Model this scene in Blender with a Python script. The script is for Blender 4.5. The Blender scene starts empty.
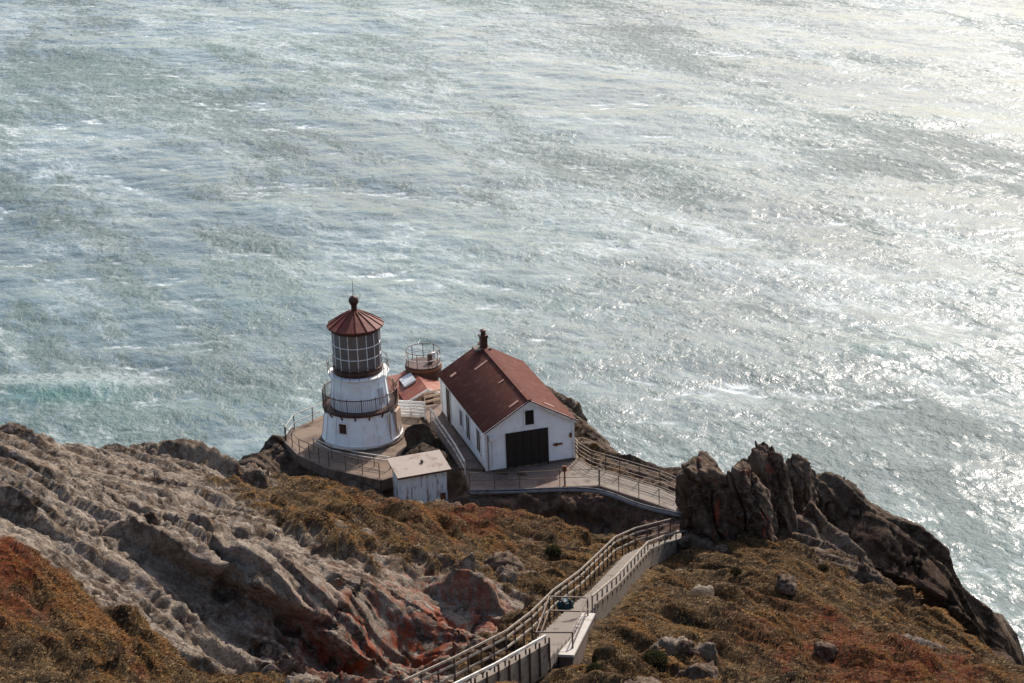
import bpy, bmesh, math, random
import numpy as np
from math import radians, sin, cos, pi, sqrt, atan2
from mathutils import Vector, Matrix
from mathutils.geometry import delaunay_2d_cdt

random.seed(7)
RNG = np.random.default_rng(7)
scene = bpy.context.scene
COL = scene.collection
CAM_H = 125.0
PITCH, ROLL, FPX = radians(20.0), radians(2.2), 1991.0
F0 = np.array([0, cos(PITCH), -sin(PITCH)]); U0 = np.array([0, sin(PITCH), cos(PITCH)]); R0 = np.array([1.0, 0, 0])
CR = cos(ROLL) * R0 - sin(ROLL) * U0
CU = sin(ROLL) * R0 + cos(ROLL) * U0
CC = np.array([0, 0, CAM_H])


def at(px, py, z):
    """world point on the line of sight of a photo pixel at height z"""
    d = F0 + CR * (px - 512) / FPX - CU * (py - 341.5) / FPX
    return CC + d * (z - CAM_H) / d[2]


# ------------------------------------------------------------------ noise
def _h(ix, iy, iz, s):
    n = (ix.astype(np.int64) * 73856093) ^ (iy.astype(np.int64) * 19349663) ^ (iz.astype(np.int64) * 83492791) ^ (s * 2654435761)
    n = (n & 0xFFFFFFFF).astype(np.uint32)
    n ^= n >> np.uint32(16); n *= np.uint32(0x7feb352d); n ^= n >> np.uint32(15); n *= np.uint32(0x846ca68b); n ^= n >> np.uint32(16)
    return n


def rnd(ix, iy, iz, s):
    return _h(ix, iy, iz, s).astype(np.float32) / np.float32(4294967295.0)


def noise3(p, s=0):
    i = np.floor(p).astype(np.int64); f = (p - i).astype(np.float32)
    w = f * f * f * (f * (f * 6 - 15) + 10)
    out = np.zeros(len(p), np.float32)
    for dx in (0, 1):
        for dy in (0, 1):
            for dz in (0, 1):
                h = _h(i[:, 0] + dx, i[:, 1] + dy, i[:, 2] + dz, s)
                gx = (h & np.uint32(1023)).astype(np.float32) / 511.5 - 1
                gy = ((h >> np.uint32(10)) & np.uint32(1023)).astype(np.float32) / 511.5 - 1
                gz = ((h >> np.uint32(20)) & np.uint32(1023)).astype(np.float32) / 511.5 - 1
                d = gx * (f[:, 0] - dx) + gy * (f[:, 1] - dy) + gz * (f[:, 2] - dz)
                ww = (w[:, 0] if dx else 1 - w[:, 0]) * (w[:, 1] if dy else 1 - w[:, 1]) * (w[:, 2] if dz else 1 - w[:, 2])
                out += d * ww
    return out


def fbm(p, o=4, s=0, g=0.5):
    a, t, q = 1.0, 0, p
    for k in range(o):
        t = t + a * noise3(q, s + k); a *= g; q = q * 2.03 + 11.3
    return t


def ridged(p, o=4, s=0):
    a, t, q = 1.0, 0, p
    for k in range(o):
        t = t + a * (1 - 2.2 * np.abs(noise3(q, s + k))); a *= 0.5; q = q * 2.1 + 5.7
    return t


def worley(p, s=0, jit=0.9):
    """F1, F2, and the offset vector from the nearest cell point plus 3 random numbers of that cell"""
    i = np.floor(p).astype(np.int64); n = len(p)
    f1 = np.full(n, 9.0, np.float32); f2 = f1.copy()
    off = np.zeros((n, 3), np.float32); rr = np.zeros((n, 3), np.float32)
    for dx in (-1, 0, 1):
        for dy in (-1, 0, 1):
            for dz in (-1, 0, 1):
                cx, cy, cz = i[:, 0] + dx, i[:, 1] + dy, i[:, 2] + dz
                h = _h(cx, cy, cz, s)
                ox = (h & np.uint32(1023)).astype(np.float32) / 1023
                oy = ((h >> np.uint32(10)) & np.uint32(1023)).astype(np.float32) / 1023
                oz = ((h >> np.uint32(20)) & np.uint32(1023)).astype(np.float32) / 1023
                v = np.stack([p[:, 0] - (cx + .5 + (ox - .5) * jit), p[:, 1] - (cy + .5 + (oy - .5) * jit), p[:, 2] - (cz + .5 + (oz - .5) * jit)], 1).astype(np.float32)
                d = np.sqrt((v * v).sum(1))
                near = d < f1
                f2 = np.where(near, f1, np.minimum(f2, d))
                f1 = np.where(near, d, f1)
                off[near] = v[near]
                rr[near] = np.stack([ox, oy, oz], 1)[near]
    return f1, f2, off, rr


def sstep(a, b, x):
    t = np.clip((x - a) / (b - a), 0, 1)
    return t * t * (3 - 2 * t)


# ------------------------------------------------------------------ materials
class NT:
    def __init__(s, name):
        s.m = bpy.data.materials.new(name); s.m.use_nodes = True
        s.t = s.m.node_tree; s.t.nodes.clear()
        s.out = s.n('ShaderNodeOutputMaterial')

    def n(s, ty, **kw):
        o = s.t.nodes.new(ty)
        for k, v in kw.items():
            if k.startswith('i_'):
                o.inputs[k[2:].replace('_', ' ')].default_value = v
            else:
                setattr(o, k, v)
        return o

    def l(s, a, b):
        s.t.links.new(a, b)

    def val(s, x, sock):
        if isinstance(x, (int, float)):
            sock.default_value = x
        elif isinstance(x, (tuple, list)):
            sock.default_value = (*x, 1) if len(x) == 3 and sock.type == 'RGBA' else x
        else:
            s.l(x, sock)

    def math(s, op, a, b=None, clamp=False):
        o = s.n('ShaderNodeMath', operation=op, use_clamp=clamp)
        s.val(a, o.inputs[0])
        if b is not None: s.val(b, o.inputs[1])
        return o.outputs[0]

    def mix(s, f, a, b, blend='MIX'):
        o = s.n('ShaderNodeMix', data_type='RGBA', blend_type=blend)
        s.val(f, o.inputs[0]); s.val(a, o.inputs[6]); s.val(b, o.inputs[7])
        return o.outputs[2]

    def coord(s, kind='Object', scale=(1, 1, 1), rot=(0, 0, 0)):
        tc = s.n('ShaderNodeTexCoord'); mp = s.n('ShaderNodeMapping')
        mp.inputs['Scale'].default_value = scale; mp.inputs['Rotation'].default_value = rot
        s.l(tc.outputs[kind], mp.inputs[0]); return mp.outputs[0]

    def noise(s, vec, scale, detail=4, rough=0.55, dist=0.0):
        o = s.n('ShaderNodeTexNoise'); s.l(vec, o.inputs['Vector'])
        o.inputs['Scale'].default_value = scale; o.inputs['Detail'].default_value = detail
        o.inputs['Roughness'].default_value = rough; o.inputs['Distortion'].default_value = dist
        return o.outputs[0]

    def ramp(s, fac, stops):
        o = s.n('ShaderNodeValToRGB'); s.l(fac, o.inputs[0])
        e = o.color_ramp.elements
        while len(e) < len(stops): e.new(0.5)
        for q, (p, c) in zip(e, stops):
            q.position = p; q.color = (c, c, c, 1) if isinstance(c, (int, float)) else (*c, 1)
        return o.outputs[0]

    def rng(s, x, a, b, c=0.0, d=1.0):
        o = s.n('ShaderNodeMapRange', interpolation_type='SMOOTHSTEP'); s.val(x, o.inputs[0])
        for k, v in zip((1, 2, 3, 4), (a, b, c, d)): o.inputs[k].default_value = v
        return o.outputs[0]

    def attr(s, name):
        o = s.n('ShaderNodeAttribute', attribute_name=name); return o

    def bump(s, h, strength=0.5, dist=0.05, nrm=None):
        o = s.n('ShaderNodeBump'); o.inputs['Strength'].default_value = strength; o.inputs['Distance'].default_value = dist
        s.l(h, o.inputs['Height'])
        if nrm is not None: s.l(nrm, o.inputs['Normal'])
        return o.outputs[0]

    def bsdf(s, col, rough=0.7, nrm=None, metal=0.0, spec=0.3, **kw):
        o = s.n('ShaderNodeBsdfPrincipled'); s.val(col, o.inputs['Base Color']); s.val(rough, o.inputs['Roughness'])
        o.inputs['Metallic'].default_value = metal; o.inputs['Specular IOR Level'].default_value = spec
        if nrm is not None: s.l(nrm, o.inputs['Normal'])
        return o

    def done(s, sh):
        s.l(sh.outputs[0] if hasattr(sh, 'outputs') else sh, s.out.inputs[0]); return s.m


def worn(name, col, dirt, amt=0.5, rough=0.6, scale=1.5, stretch=(1, 1, 1), metal=0, bumps=0.2, spec=0.2):
    """painted / bare material with stains of its own"""
    t = NT(name); c = t.coord('Object', stretch)
    n = t.noise(c, scale, 6, 0.65, 0.4); n2 = t.noise(c, scale * 9, 3, 0.6)
    f = t.rng(n, 0.62 - 0.25 * amt, 0.8 - 0.15 * amt)
    base = t.mix(t.math('MULTIPLY', n2, 0.35), col, tuple(x * 0.72 for x in col))
    return t.done(t.bsdf(t.mix(f, base, dirt), rough, t.bump(n2, bumps, 0.02), metal, spec))


def white_wall(name, tint=(0.8, 0.82, 0.82), rust=(0.26, 0.12, 0.06), amt=0.5, boards=0.0):
    t = NT(name); c = t.coord('Object', (1, 1, 0.18)); g = t.coord('Object')
    streak = t.noise(c, 2.6, 6, 0.7, 0.3); patch = t.noise(g, 0.55, 3, 0.5); fine = t.noise(g, 9, 4, 0.6)
    f = t.math('MULTIPLY', t.rng(streak, 0.50, 0.78), t.rng(patch, 0.42, 0.68), True)
    base = t.mix(t.math('MULTIPLY', fine, 0.5), tint, tuple(x * 0.86 for x in tint))
    base = t.mix(t.math('MULTIPLY', t.rng(t.noise(g, 1.1, 5, 0.6), 0.4, 0.75), 0.45), base, (0.62, 0.53, 0.47))
    colr = t.mix(t.math('MULTIPLY', f, amt), base, rust)
    nrm = t.bump(patch, 0.05, 0.02)
    if boards:
        s = t.n('ShaderNodeSeparateXYZ'); t.l(g, s.inputs[0])
        saw = t.math('FRACT', t.math('MULTIPLY', s.outputs[2], 1 / boards))
        nrm = t.bump(saw, 0.35, 0.02, nrm)
    return t.done(t.bsdf(colr, 0.55, nrm))


M = {}
M['white_iron'] = white_wall('white_painted_iron', (0.80, 0.83, 0.83), amt=0.75)
M['white_board'] = white_wall('white_clapboard', (0.80, 0.83, 0.83), amt=0.35, boards=0.2)
M['trim'] = worn('white_trim', (0.72, 0.71, 0.68), (0.4, 0.33, 0.28), 0.4)
M['rail_white'] = worn('weathered_white_rail', (0.48, 0.45, 0.41), (0.23, 0.17, 0.13), 0.55, 0.6, 2.0)
M['rail_wood'] = worn('weathered_grey_wood', (0.24, 0.20, 0.16), (0.11, 0.08, 0.06), 0.6, 0.8, 2.5)
M['rail_dark'] = worn('dark_rusty_steel', (0.085, 0.06, 0.05), (0.16, 0.07, 0.035), 0.6, 0.55, 4.0)
M['dark_iron'] = worn('dark_brown_iron', (0.055, 0.026, 0.02), (0.12, 0.05, 0.03), 0.5, 0.5, 3.0)
M['red_roof'] = worn('dark_red_roof_paint', (0.092, 0.030, 0.021), (0.125, 0.058, 0.042), 0.55, 0.85, 1.6, (1, 1, 1), spec=0.12)
M['red_iron'] = worn('red_painted_iron', (0.12, 0.028, 0.019), (0.17, 0.068, 0.046), 0.5, 0.6, 2.2)
M['bright_roof'] = worn('faded_red_roof', (0.18, 0.05, 0.029), (0.25, 0.115, 0.07), 0.5, 0.6, 1.7)
M['opening'] = worn('dark_opening', (0.012, 0.011, 0.011), (0.02, 0.015, 0.012), 0.3, 0.4)
M['door_dark'] = worn('dark_brown_door', (0.022, 0.017, 0.014), (0.035, 0.026, 0.02), 0.4, 0.7, 2, (6, 1, 1))
M['rust'] = worn('rusty_steel', (0.17, 0.065, 0.03), (0.07, 0.035, 0.025), 0.6, 0.8, 3.0)
M['tan_wall'] = worn('tan_weathered_wall', (0.45, 0.33, 0.25), (0.24, 0.13, 0.08), 0.6, 0.8, 1.3)
M['pale_sheet'] = worn('pale_metal_sheet', (0.5, 0.5, 0.49), (0.3, 0.24, 0.2), 0.3, 0.5)
M['shed_roof'] = worn('pinkish_grey_shed_roof', (0.31, 0.255, 0.215), (0.18, 0.13, 0.10), 0.5, 0.8, 1.4)
M['concrete'] = worn('stained_concrete', (0.165, 0.118, 0.085), (0.08, 0.05, 0.036), 0.75, 0.85, 0.7, bumps=0.4)
M['concrete_dark'] = worn('dark_stained_concrete', (0.13, 0.095, 0.075), (0.06, 0.042, 0.034), 0.7, 0.85, 0.9, bumps=0.5)
M['terrace'] = worn('stained_and_shadowed_terrace', (0.17, 0.12, 0.095), (0.075, 0.05, 0.04), 0.7, 0.85, 0.6, bumps=0.4)  # brown stain plus the house's shadow, both put into the base colour
M['panel'] = worn('weathered_grey_boards', (0.15, 0.12, 0.093), (0.07, 0.05, 0.036), 0.7, 0.85, 2.2, (1, 1, 3))
M['cover'] = worn('pale_cover_slab', (0.33, 0.30, 0.27), (0.18, 0.14, 0.11), 0.5, 0.85, 1.6)
M['concrete_pale'] = worn('pale_concrete', (0.185, 0.155, 0.127), (0.09, 0.065, 0.05), 0.5, 0.85, 1.6, bumps=0.4)
M['pipe'] = worn('grey_blue_pipe', (0.15, 0.155, 0.165), (0.08, 0.065, 0.055), 0.6, 0.7, 3.0)
M['teal'] = worn('teal_tarpaulin', (0.005, 0.034, 0.047), (0.004, 0.022, 0.032), 0.5, 0.5, 4.0)
M['leather'] = worn('dark_brown_strap', (0.05, 0.03, 0.02), (0.03, 0.02, 0.015), 0.5)


def plank_mat():
    t = NT('peeling_white_planks'); c = t.coord('Object', (1, 1, 0.12)); g = t.coord('Object')
    n = t.noise(c, 5.0, 6, 0.7, 0.2); n2 = t.noise(g, 2.0, 4, 0.6)
    f = t.rng(t.math('ADD', n, t.math('MULTIPLY', n2, 0.35)), 0.68, 0.86)
    col = t.mix(f, (0.62, 0.655, 0.66), (0.17, 0.105, 0.075))
    return t.done(t.bsdf(col, 0.8, t.bump(n, 0.4, 0.02)))


M['planks'] = plank_mat()


def glass_mat():
    t = NT('lantern_glass'); n = t.noise(t.coord('Object'), 3.0, 3)
    b = t.bsdf(t.mix(n, (0.10, 0.08, 0.077), (0.16, 0.142, 0.137)), 0.15, spec=0.5)
    b.inputs['Alpha'].default_value = 0.9
    return t.done(b)


M['glass'] = glass_mat()


def lens_mat():
    t = NT('lens_glass'); b = t.bsdf((0.22, 0.2, 0.17), 0.1, spec=0.6); return t.done(b)


M['lens'] = lens_mat()


def along(t, ang, across, lengthwise):
    """coordinates stretched along a plan direction: ang is the direction's angle from +X"""
    tc = t.n('ShaderNodeTexCoord'); rt = t.n('ShaderNodeVectorRotate', rotation_type='Z_AXIS'); t.l(tc.outputs['Object'], rt.inputs[0]); rt.inputs['Angle'].default_value = -ang
    mp = t.n('ShaderNodeMapping'); mp.inputs['Scale'].default_value = (lengthwise, across, 1); t.l(rt.outputs[0], mp.inputs[0]); return mp.outputs[0]


def rock_colour(t, g):
    n1 = t.noise(g, 0.35, 6, 0.62, 0.5); n2 = t.noise(g, 2.3, 6, 0.65, 0.3); n3 = t.noise(g, 9.0, 5, 0.7)
    c = t.ramp(n1, [(0.41, (0.045, 0.030, 0.021)), (0.50, (0.130, 0.096, 0.070)), (0.62, (0.225, 0.183, 0.142))])
    c = t.mix(t.rng(n2, 0.42, 0.66), c, (0.26, 0.218, 0.176))
    c = t.mix(t.math('MULTIPLY', t.rng(n3, 0.50, 0.66), 0.75), c, (0.034, 0.023, 0.017))
    lich = t.rng(t.noise(g, 5.5, 4, 0.75, 0.6), 0.58, 0.68)
    c = t.mix(t.math('MULTIPLY', lich, 0.6), c, (0.26, 0.235, 0.20))
    ochre = t.rng(t.noise(g, 1.4, 5, 0.7, 0.8), 0.54, 0.68)
    c = t.mix(t.math('MULTIPLY', ochre, 0.55), c, (0.14, 0.08, 0.043))
    vo = t.n('ShaderNodeTexVoronoi', feature='DISTANCE_TO_EDGE'); vo.inputs['Scale'].default_value = 1.0
    wv = t.n('ShaderNodeVectorMath', operation='ADD'); nz = t.n('ShaderNodeTexNoise'); nz.inputs['Scale'].default_value = 0.9; nz.inputs['Detail'].default_value = 4
    t.l(g, nz.inputs['Vector']); t.l(along(t, radians(-20), 1.5, 0.55), wv.inputs[0]); t.l(nz.outputs['Color'], wv.inputs[1]); t.l(wv.outputs[0], vo.inputs['Vector'])
    crack = t.rng(vo.outputs['Distance'], 0.0, 0.05)
    lam = t.noise(along(t, radians(-18), 5.5, 0.5), 1.0, 5, 0.7, 0.3)
    c = t.mix(t.math('MULTIPLY', t.rng(lam, 0.50, 0.64), 0.55), c, (0.085, 0.060, 0.045))
    c = t.mix(t.math('MULTIPLY', t.rng(vo.outputs['Distance'], 0.016, 0.0), 0.3), c, (0.03, 0.021, 0.016))
    n4 = t.noise(g, 22.0, 3, 0.7)
    hh = t.math('ADD', t.math('ADD', t.math('MULTIPLY', n2, 0.7), t.math('MULTIPLY', n3, 0.6)), t.math('ADD', t.math('MULTIPLY', crack, 0.10), t.math('ADD', t.math('MULTIPLY', n4, 0.25), t.math('MULTIPLY', lam, -0.9))))
    return c, hh


def rock_mat(name, dark=1.0, stain=0.0):
    t = NT(name); g = t.coord('Object'); c, h = rock_colour(t, g)
    c = t.mix(1.0, c, (dark, dark * 0.88, dark * 0.80), 'MULTIPLY')
    if stain:
        n = t.noise(t.coord('Object', (1, 1, 0.3)), 1.1, 5, 0.6, 0.4)
        c = t.mix(t.math('MULTIPLY', t.rng(n, 0.58, 0.70), stain), c, (0.27, 0.045, 0.02))
    return t.done(t.bsdf(c, 0.92, t.bump(h, 1.0, 0.12), spec=0.12))


M['rock'] = rock_mat('grey_rock')
M['rock_mid'] = rock_mat('weathered_turf_rock', 0.8)
M['rock_dark'] = rock_mat('dark_brown_rock', 0.62, 0.7)


def land_mat():
    t = NT('rock_and_turf'); g = t.coord('Object'); c, h = rock_colour(t, g)
    a = t.attr('cover')          # r rock, g red stain, b rust turf
    s = t.n('ShaderNodeSeparateColor'); t.l(a.outputs['Color'], s.inputs[0])
    a2 = t.attr('kind'); s2 = t.n('ShaderNodeSeparateColor'); t.l(a2.outputs['Color'], s2.inputs[0])   # r bare earth, g dark cliff rock
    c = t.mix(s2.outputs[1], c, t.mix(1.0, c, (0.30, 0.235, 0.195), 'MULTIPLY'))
    sn = t.noise(t.coord('Object', (1, 1, 0.22)), 1.6, 6, 0.7, 0.5)
    sf = t.math('MULTIPLY', s.outputs[1], t.rng(sn, 0.47, 0.56), True)
    red = t.mix(t.noise(g, 4.0, 4, 0.6), (0.11, 0.018, 0.008), (0.33, 0.06, 0.018))
    c = t.mix(sf, c, red)
    en = t.noise(g, 1.7, 6, 0.65)
    earth = t.mix(t.rng(en, .35, .65), (0.042, 0.027, 0.020), (0.125, 0.079, 0.057))
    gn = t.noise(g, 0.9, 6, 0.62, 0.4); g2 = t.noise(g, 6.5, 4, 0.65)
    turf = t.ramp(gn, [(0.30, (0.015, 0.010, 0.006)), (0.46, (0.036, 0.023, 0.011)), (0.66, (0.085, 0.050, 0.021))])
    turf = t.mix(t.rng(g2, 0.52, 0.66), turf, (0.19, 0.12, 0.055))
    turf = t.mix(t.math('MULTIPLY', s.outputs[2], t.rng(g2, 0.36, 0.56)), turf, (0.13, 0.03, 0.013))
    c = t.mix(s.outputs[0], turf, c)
    c = t.mix(s2.outputs[0], c, earth)
    nrm = t.bump(t.math('ADD', h, t.math('MULTIPLY', g2, 0.2)), 1.0, 0.11)
    return t.done(t.bsdf(c, 0.95, nrm, spec=0.1))


M['land'] = land_mat()


def grass_mat():
    t = NT('dry_grass'); a = t.attr('tint')
    d = t.n('ShaderNodeBsdfDiffuse'); t.l(a.outputs['Color'], d.inputs[0])
    tr = t.n('ShaderNodeBsdfTranslucent'); t.l(a.outputs['Color'], tr.inputs[0])
    m = t.n('ShaderNodeMixShader'); m.inputs[0].default_value = 0.4
    t.l(d.outputs[0], m.inputs[1]); t.l(tr.outputs[0], m.inputs[2])
    return t.done(m)


M['grass'] = grass_mat()


def sea_mat():
    t = NT('sea_water'); g = t.coord('Object')
    WIND = radians(-62)
    # gusts ruffle the water in ragged lanes; small wind ripples ride on the modelled waves
    g1 = t.noise(along(t, WIND, 1.0, 0.40), 0.020, 5, 0.62, 0.7)
    g2 = t.noise(along(t, radians(-56), 1.0, 0.36), 0.13, 5, 0.72, 0.9)
    g3 = t.noise(along(t, radians(-72), 1.0, 0.5), 0.70, 6, 0.72, 0.6)
    gust = t.rng(t.math('ADD', t.math('ADD', t.math('MULTIPLY', g1, 0.56), t.math('MULTIPLY', g2, 0.32)), t.math('MULTIPLY', g3, 0.36)), 0.590, 0.672)
    r1 = t.noise(along(t, radians(-80), 1.0, 0.85), 0.50, 4, 0.64, 0.25)
    b = t.n('ShaderNodeBump'); b.inputs['Distance'].default_value = SEA_BUMP
    t.l(r1, b.inputs['Height']); t.l(t.math('MULTIPLY_ADD', gust, 0.55), b.inputs['Strength'])
    b.inputs['Strength'].links[0].from_node.inputs[2].default_value = 0.36
    nrm = b.outputs[0]
    rough = t.rng(gust, 0, 1, SEA_R0, SEA_R1)
    sw = t.noise(along(t, radians(10), 1.0, 0.4), 0.012, 4, 0.55, 0.6)
    deep = t.mix(t.rng(sw, 0.38, 0.64), (0.011, 0.038, 0.039), (0.024, 0.062, 0.061))
    cr = t.attr('foam'); sp = t.n('ShaderNodeSeparateColor'); t.l(cr.outputs['Color'], sp.inputs[0])
    # veils of old foam lying in lanes along the wind, broken into lace
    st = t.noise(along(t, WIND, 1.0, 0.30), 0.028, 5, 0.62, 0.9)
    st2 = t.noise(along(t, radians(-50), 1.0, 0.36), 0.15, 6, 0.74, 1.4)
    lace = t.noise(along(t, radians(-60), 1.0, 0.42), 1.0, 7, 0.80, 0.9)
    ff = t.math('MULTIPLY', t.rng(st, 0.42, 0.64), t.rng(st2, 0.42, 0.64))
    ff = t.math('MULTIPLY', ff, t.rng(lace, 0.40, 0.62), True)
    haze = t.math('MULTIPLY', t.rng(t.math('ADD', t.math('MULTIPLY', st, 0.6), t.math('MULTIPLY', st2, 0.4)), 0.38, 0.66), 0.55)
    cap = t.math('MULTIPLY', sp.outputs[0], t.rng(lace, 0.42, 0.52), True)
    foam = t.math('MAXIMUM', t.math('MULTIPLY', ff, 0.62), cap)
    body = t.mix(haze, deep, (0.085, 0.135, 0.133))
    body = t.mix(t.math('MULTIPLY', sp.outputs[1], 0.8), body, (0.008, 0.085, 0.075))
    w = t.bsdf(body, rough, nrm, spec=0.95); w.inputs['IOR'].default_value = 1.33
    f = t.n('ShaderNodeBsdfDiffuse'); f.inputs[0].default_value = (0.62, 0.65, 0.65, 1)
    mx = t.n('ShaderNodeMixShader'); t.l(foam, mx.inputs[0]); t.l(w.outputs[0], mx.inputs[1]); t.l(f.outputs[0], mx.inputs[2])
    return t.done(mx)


SEA_BUMP, SEA_R0, SEA_R1 = 0.80, 0.20, 0.68
M['sea'] = sea_mat()


# ------------------------------------------------------------------ building helpers
class MB:
    def __init__(s): s.v, s.f = [], []

    def add(s, vs, fs):
        o = len(s.v); s.v += [tuple(map(float, p)) for p in vs]; s.f += [tuple(i + o for i in f) for f in fs]; return s

    def box(s, c, size, ax=None):
        """oriented box: centre, full sizes, optional 3 axes"""
        X, Y, Z = ax if ax else (Vector((1, 0, 0)), Vector((0, 1, 0)), Vector((0, 0, 1)))
        c = Vector(c); a, b, d = (q / 2 for q in size)
        vs = [c + X * (a * i) + Y * (b * j) + Z * (d * k) for k in (-1, 1) for j in (-1, 1) for i in (-1, 1)]
        return s.add(vs, [(0, 2, 3, 1), (4, 5, 7, 6), (0, 1, 5, 4), (2, 6, 7, 3), (1, 3, 7, 5), (0, 4, 6, 2)])

    def bar(s, p, q, w=0.06, h=None, up=(0, 0, 1)):
        p, q = Vector(p), Vector(q); d = q - p; L = d.length
        if L < 1e-5: return s
        d /= L; up = Vector(up)
        if abs(d.dot(up)) > 0.98: up = Vector((0, 1, 0))
        sd = d.cross(up).normalized(); u2 = sd.cross(d)
        return s.box((p + q) / 2, (L, w, h or w), (d, sd, u2))

    def tube(s, pts, r, n=8, cap=True):
        pts = [Vector(p) for p in pts]; rings = []; o = len(s.v)
        for i, p in enumerate(pts):
            d = (pts[min(i + 1, len(pts) - 1)] - pts[max(i - 1, 0)]).normalized()
            up = Vector((0, 0, 1)) if abs(d.z) < 0.9 else Vector((0, 1, 0))
            a = d.cross(up).normalized(); b = a.cross(d)
            rr = r[i] if isinstance(r, (list, tuple)) else r
            s.v += [tuple(p + (a * cos(2 * pi * k / n) + b * sin(2 * pi * k / n)) * rr) for k in range(n)]
        for i in range(len(pts) - 1):
            for k in range(n):
                k2 = (k + 1) % n
                s.f.append((o + i * n + k, o + i * n + k2, o + (i + 1) * n + k2, o + (i + 1) * n + k))
        if cap:
            s.f.append(tuple(o + k for k in range(n - 1, -1, -1)))
            e = o + (len(pts) - 1) * n; s.f.append(tuple(e + k for k in range(n)))
        return s

    def lathe(s, prof, n=32, c=(0, 0, 0), a0=0.0):
        o = len(s.v)
        for (r, z) in prof:
            for k in range(n):
                a = a0 + 2 * pi * k / n; s.v.append((c[0] + r * cos(a), c[1] + r * sin(a), c[2] + z))
        for i in range(len(prof) - 1):
            for k in range(n):
                k2 = (k + 1) % n
                s.f.append((o + i * n + k, o + i * n + k2, o + (i + 1) * n + k2, o + (i + 1) * n + k))
        if prof[0][0] > 1e-4: s.f.append(tuple(o + k for k in range(n - 1, -1, -1)))
        if prof[-1][0] > 1e-4: s.f.append(tuple(o + (len(prof) - 1) * n + k for k in range(n)))
        return s

    def prism(s, poly, z0, z1):
        n = len(poly); o = len(s.v)
        zz0 = z0 if isinstance(z0, (list, tuple)) else [z0] * n
        zz1 = z1 if isinstance(z1, (list, tuple)) else [z1] * n
        s.v += [(float(p[0]), float(p[1]), float(z)) for p, z in zip(poly, zz0)]
        s.v += [(float(p[0]), float(p[1]), float(z)) for p, z in zip(poly, zz1)]
        s.f += [tuple(o + k for k in range(n - 1, -1, -1)), tuple(o + n + k for k in range(n))]
        for k in range(n):
            k2 = (k + 1) % n; s.f.append((o + k, o + k2, o + n + k2, o + n + k))
        return s

    def build(s, name, mat, parent=None, bevel=0.0, smooth=False):
        me = bpy.data.meshes.new(name); me.from_pydata(s.v, [], s.f); me.validate()
        bm = bmesh.new(); bm.from_mesh(me)
        bmesh.ops.recalc_face_normals(bm, faces=bm.faces)
        if bevel: bmesh.ops.bevel(bm, geom=list(bm.edges), offset=bevel, segments=1, affect='EDGES', clamp_overlap=True)
        bm.to_mesh(me); bm.free()
        if smooth:
            for p in me.polygons: p.use_smooth = True
        me.materials.append(mat)
        o = bpy.data.objects.new(name, me); COL.objects.link(o)
        if parent is not None: o.parent = parent
        return o


def tag(o, label=None, cat=None, group=None, kind=None):
    if label: o['label'] = label
    if cat: o['category'] = cat
    if group: o['group'] = group
    if kind: o['kind'] = kind
    return o


def empty(name, loc, rz=0.0):
    o = bpy.data.objects.new(name, None); COL.objects.link(o); o.location = Vector([float(q) for q in loc]); o.rotation_euler[2] = rz
    o.empty_display_size = 0.3
    return o


def big_mesh(name, V, Fq, mat, attrs=None, smooth=True):
    me = bpy.data.meshes.new(name); k = Fq.shape[1]
    me.vertices.add(len(V)); me.vertices.foreach_set('co', V.astype(np.float32).ravel())
    me.loops.add(len(Fq) * k); me.loops.foreach_set('vertex_index', Fq.astype(np.int32).ravel())
    me.polygons.add(len(Fq)); me.polygons.foreach_set('loop_start', np.arange(0, len(Fq) * k, k, dtype=np.int32))
    me.polygons.foreach_set('use_smooth', np.full(len(Fq), smooth))
    me.update(calc_edges=True)
    for an, arr in (attrs or {}).items():
        a = me.color_attributes.new(an, 'FLOAT_COLOR', 'POINT')
        if arr.shape[1] == 3: arr = np.concatenate([arr, np.ones((len(arr), 1))], 1)
        a.data.foreach_set('color', arr.astype(np.float32).ravel())
    me.materials.append(mat)
    o = bpy.data.objects.new(name, me); COL.objects.link(o)
    return o


def grid_faces(ny, nx):
    i = np.arange(ny * nx).reshape(ny, nx)
    return np.stack([i[:-1, :-1], i[:-1, 1:], i[1:, 1:], i[1:, :-1]], -1).reshape(-1, 4)


def poly_sd(X, Y, poly):
    """signed distance to a plan polygon (negative inside)"""
    P = np.array([(p[0], p[1]) for p in poly], float); n = len(P)
    d = np.full(X.shape, 1e9); ins = np.zeros(X.shape, bool)
    for k in range(n):
        a, b = P[k], P[(k + 1) % n]; e = b - a
        t = np.clip(((X - a[0]) * e[0] + (Y - a[1]) * e[1]) / (e @ e), 0, 1)
        d = np.minimum(d, np.hypot(X - a[0] - t * e[0], Y - a[1] - t * e[1]))
        c = ((a[1] > Y) != (b[1] > Y)) & (X < (b[0] - a[0]) * (Y - a[1]) / (b[1] - a[1] + 1e-12) + a[0])
        ins ^= c
    return np.where(ins, -d, d)


# ------------------------------------------------------------------ land
ZP = 74.0                                                     # lighthouse platform and house terrace
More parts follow.
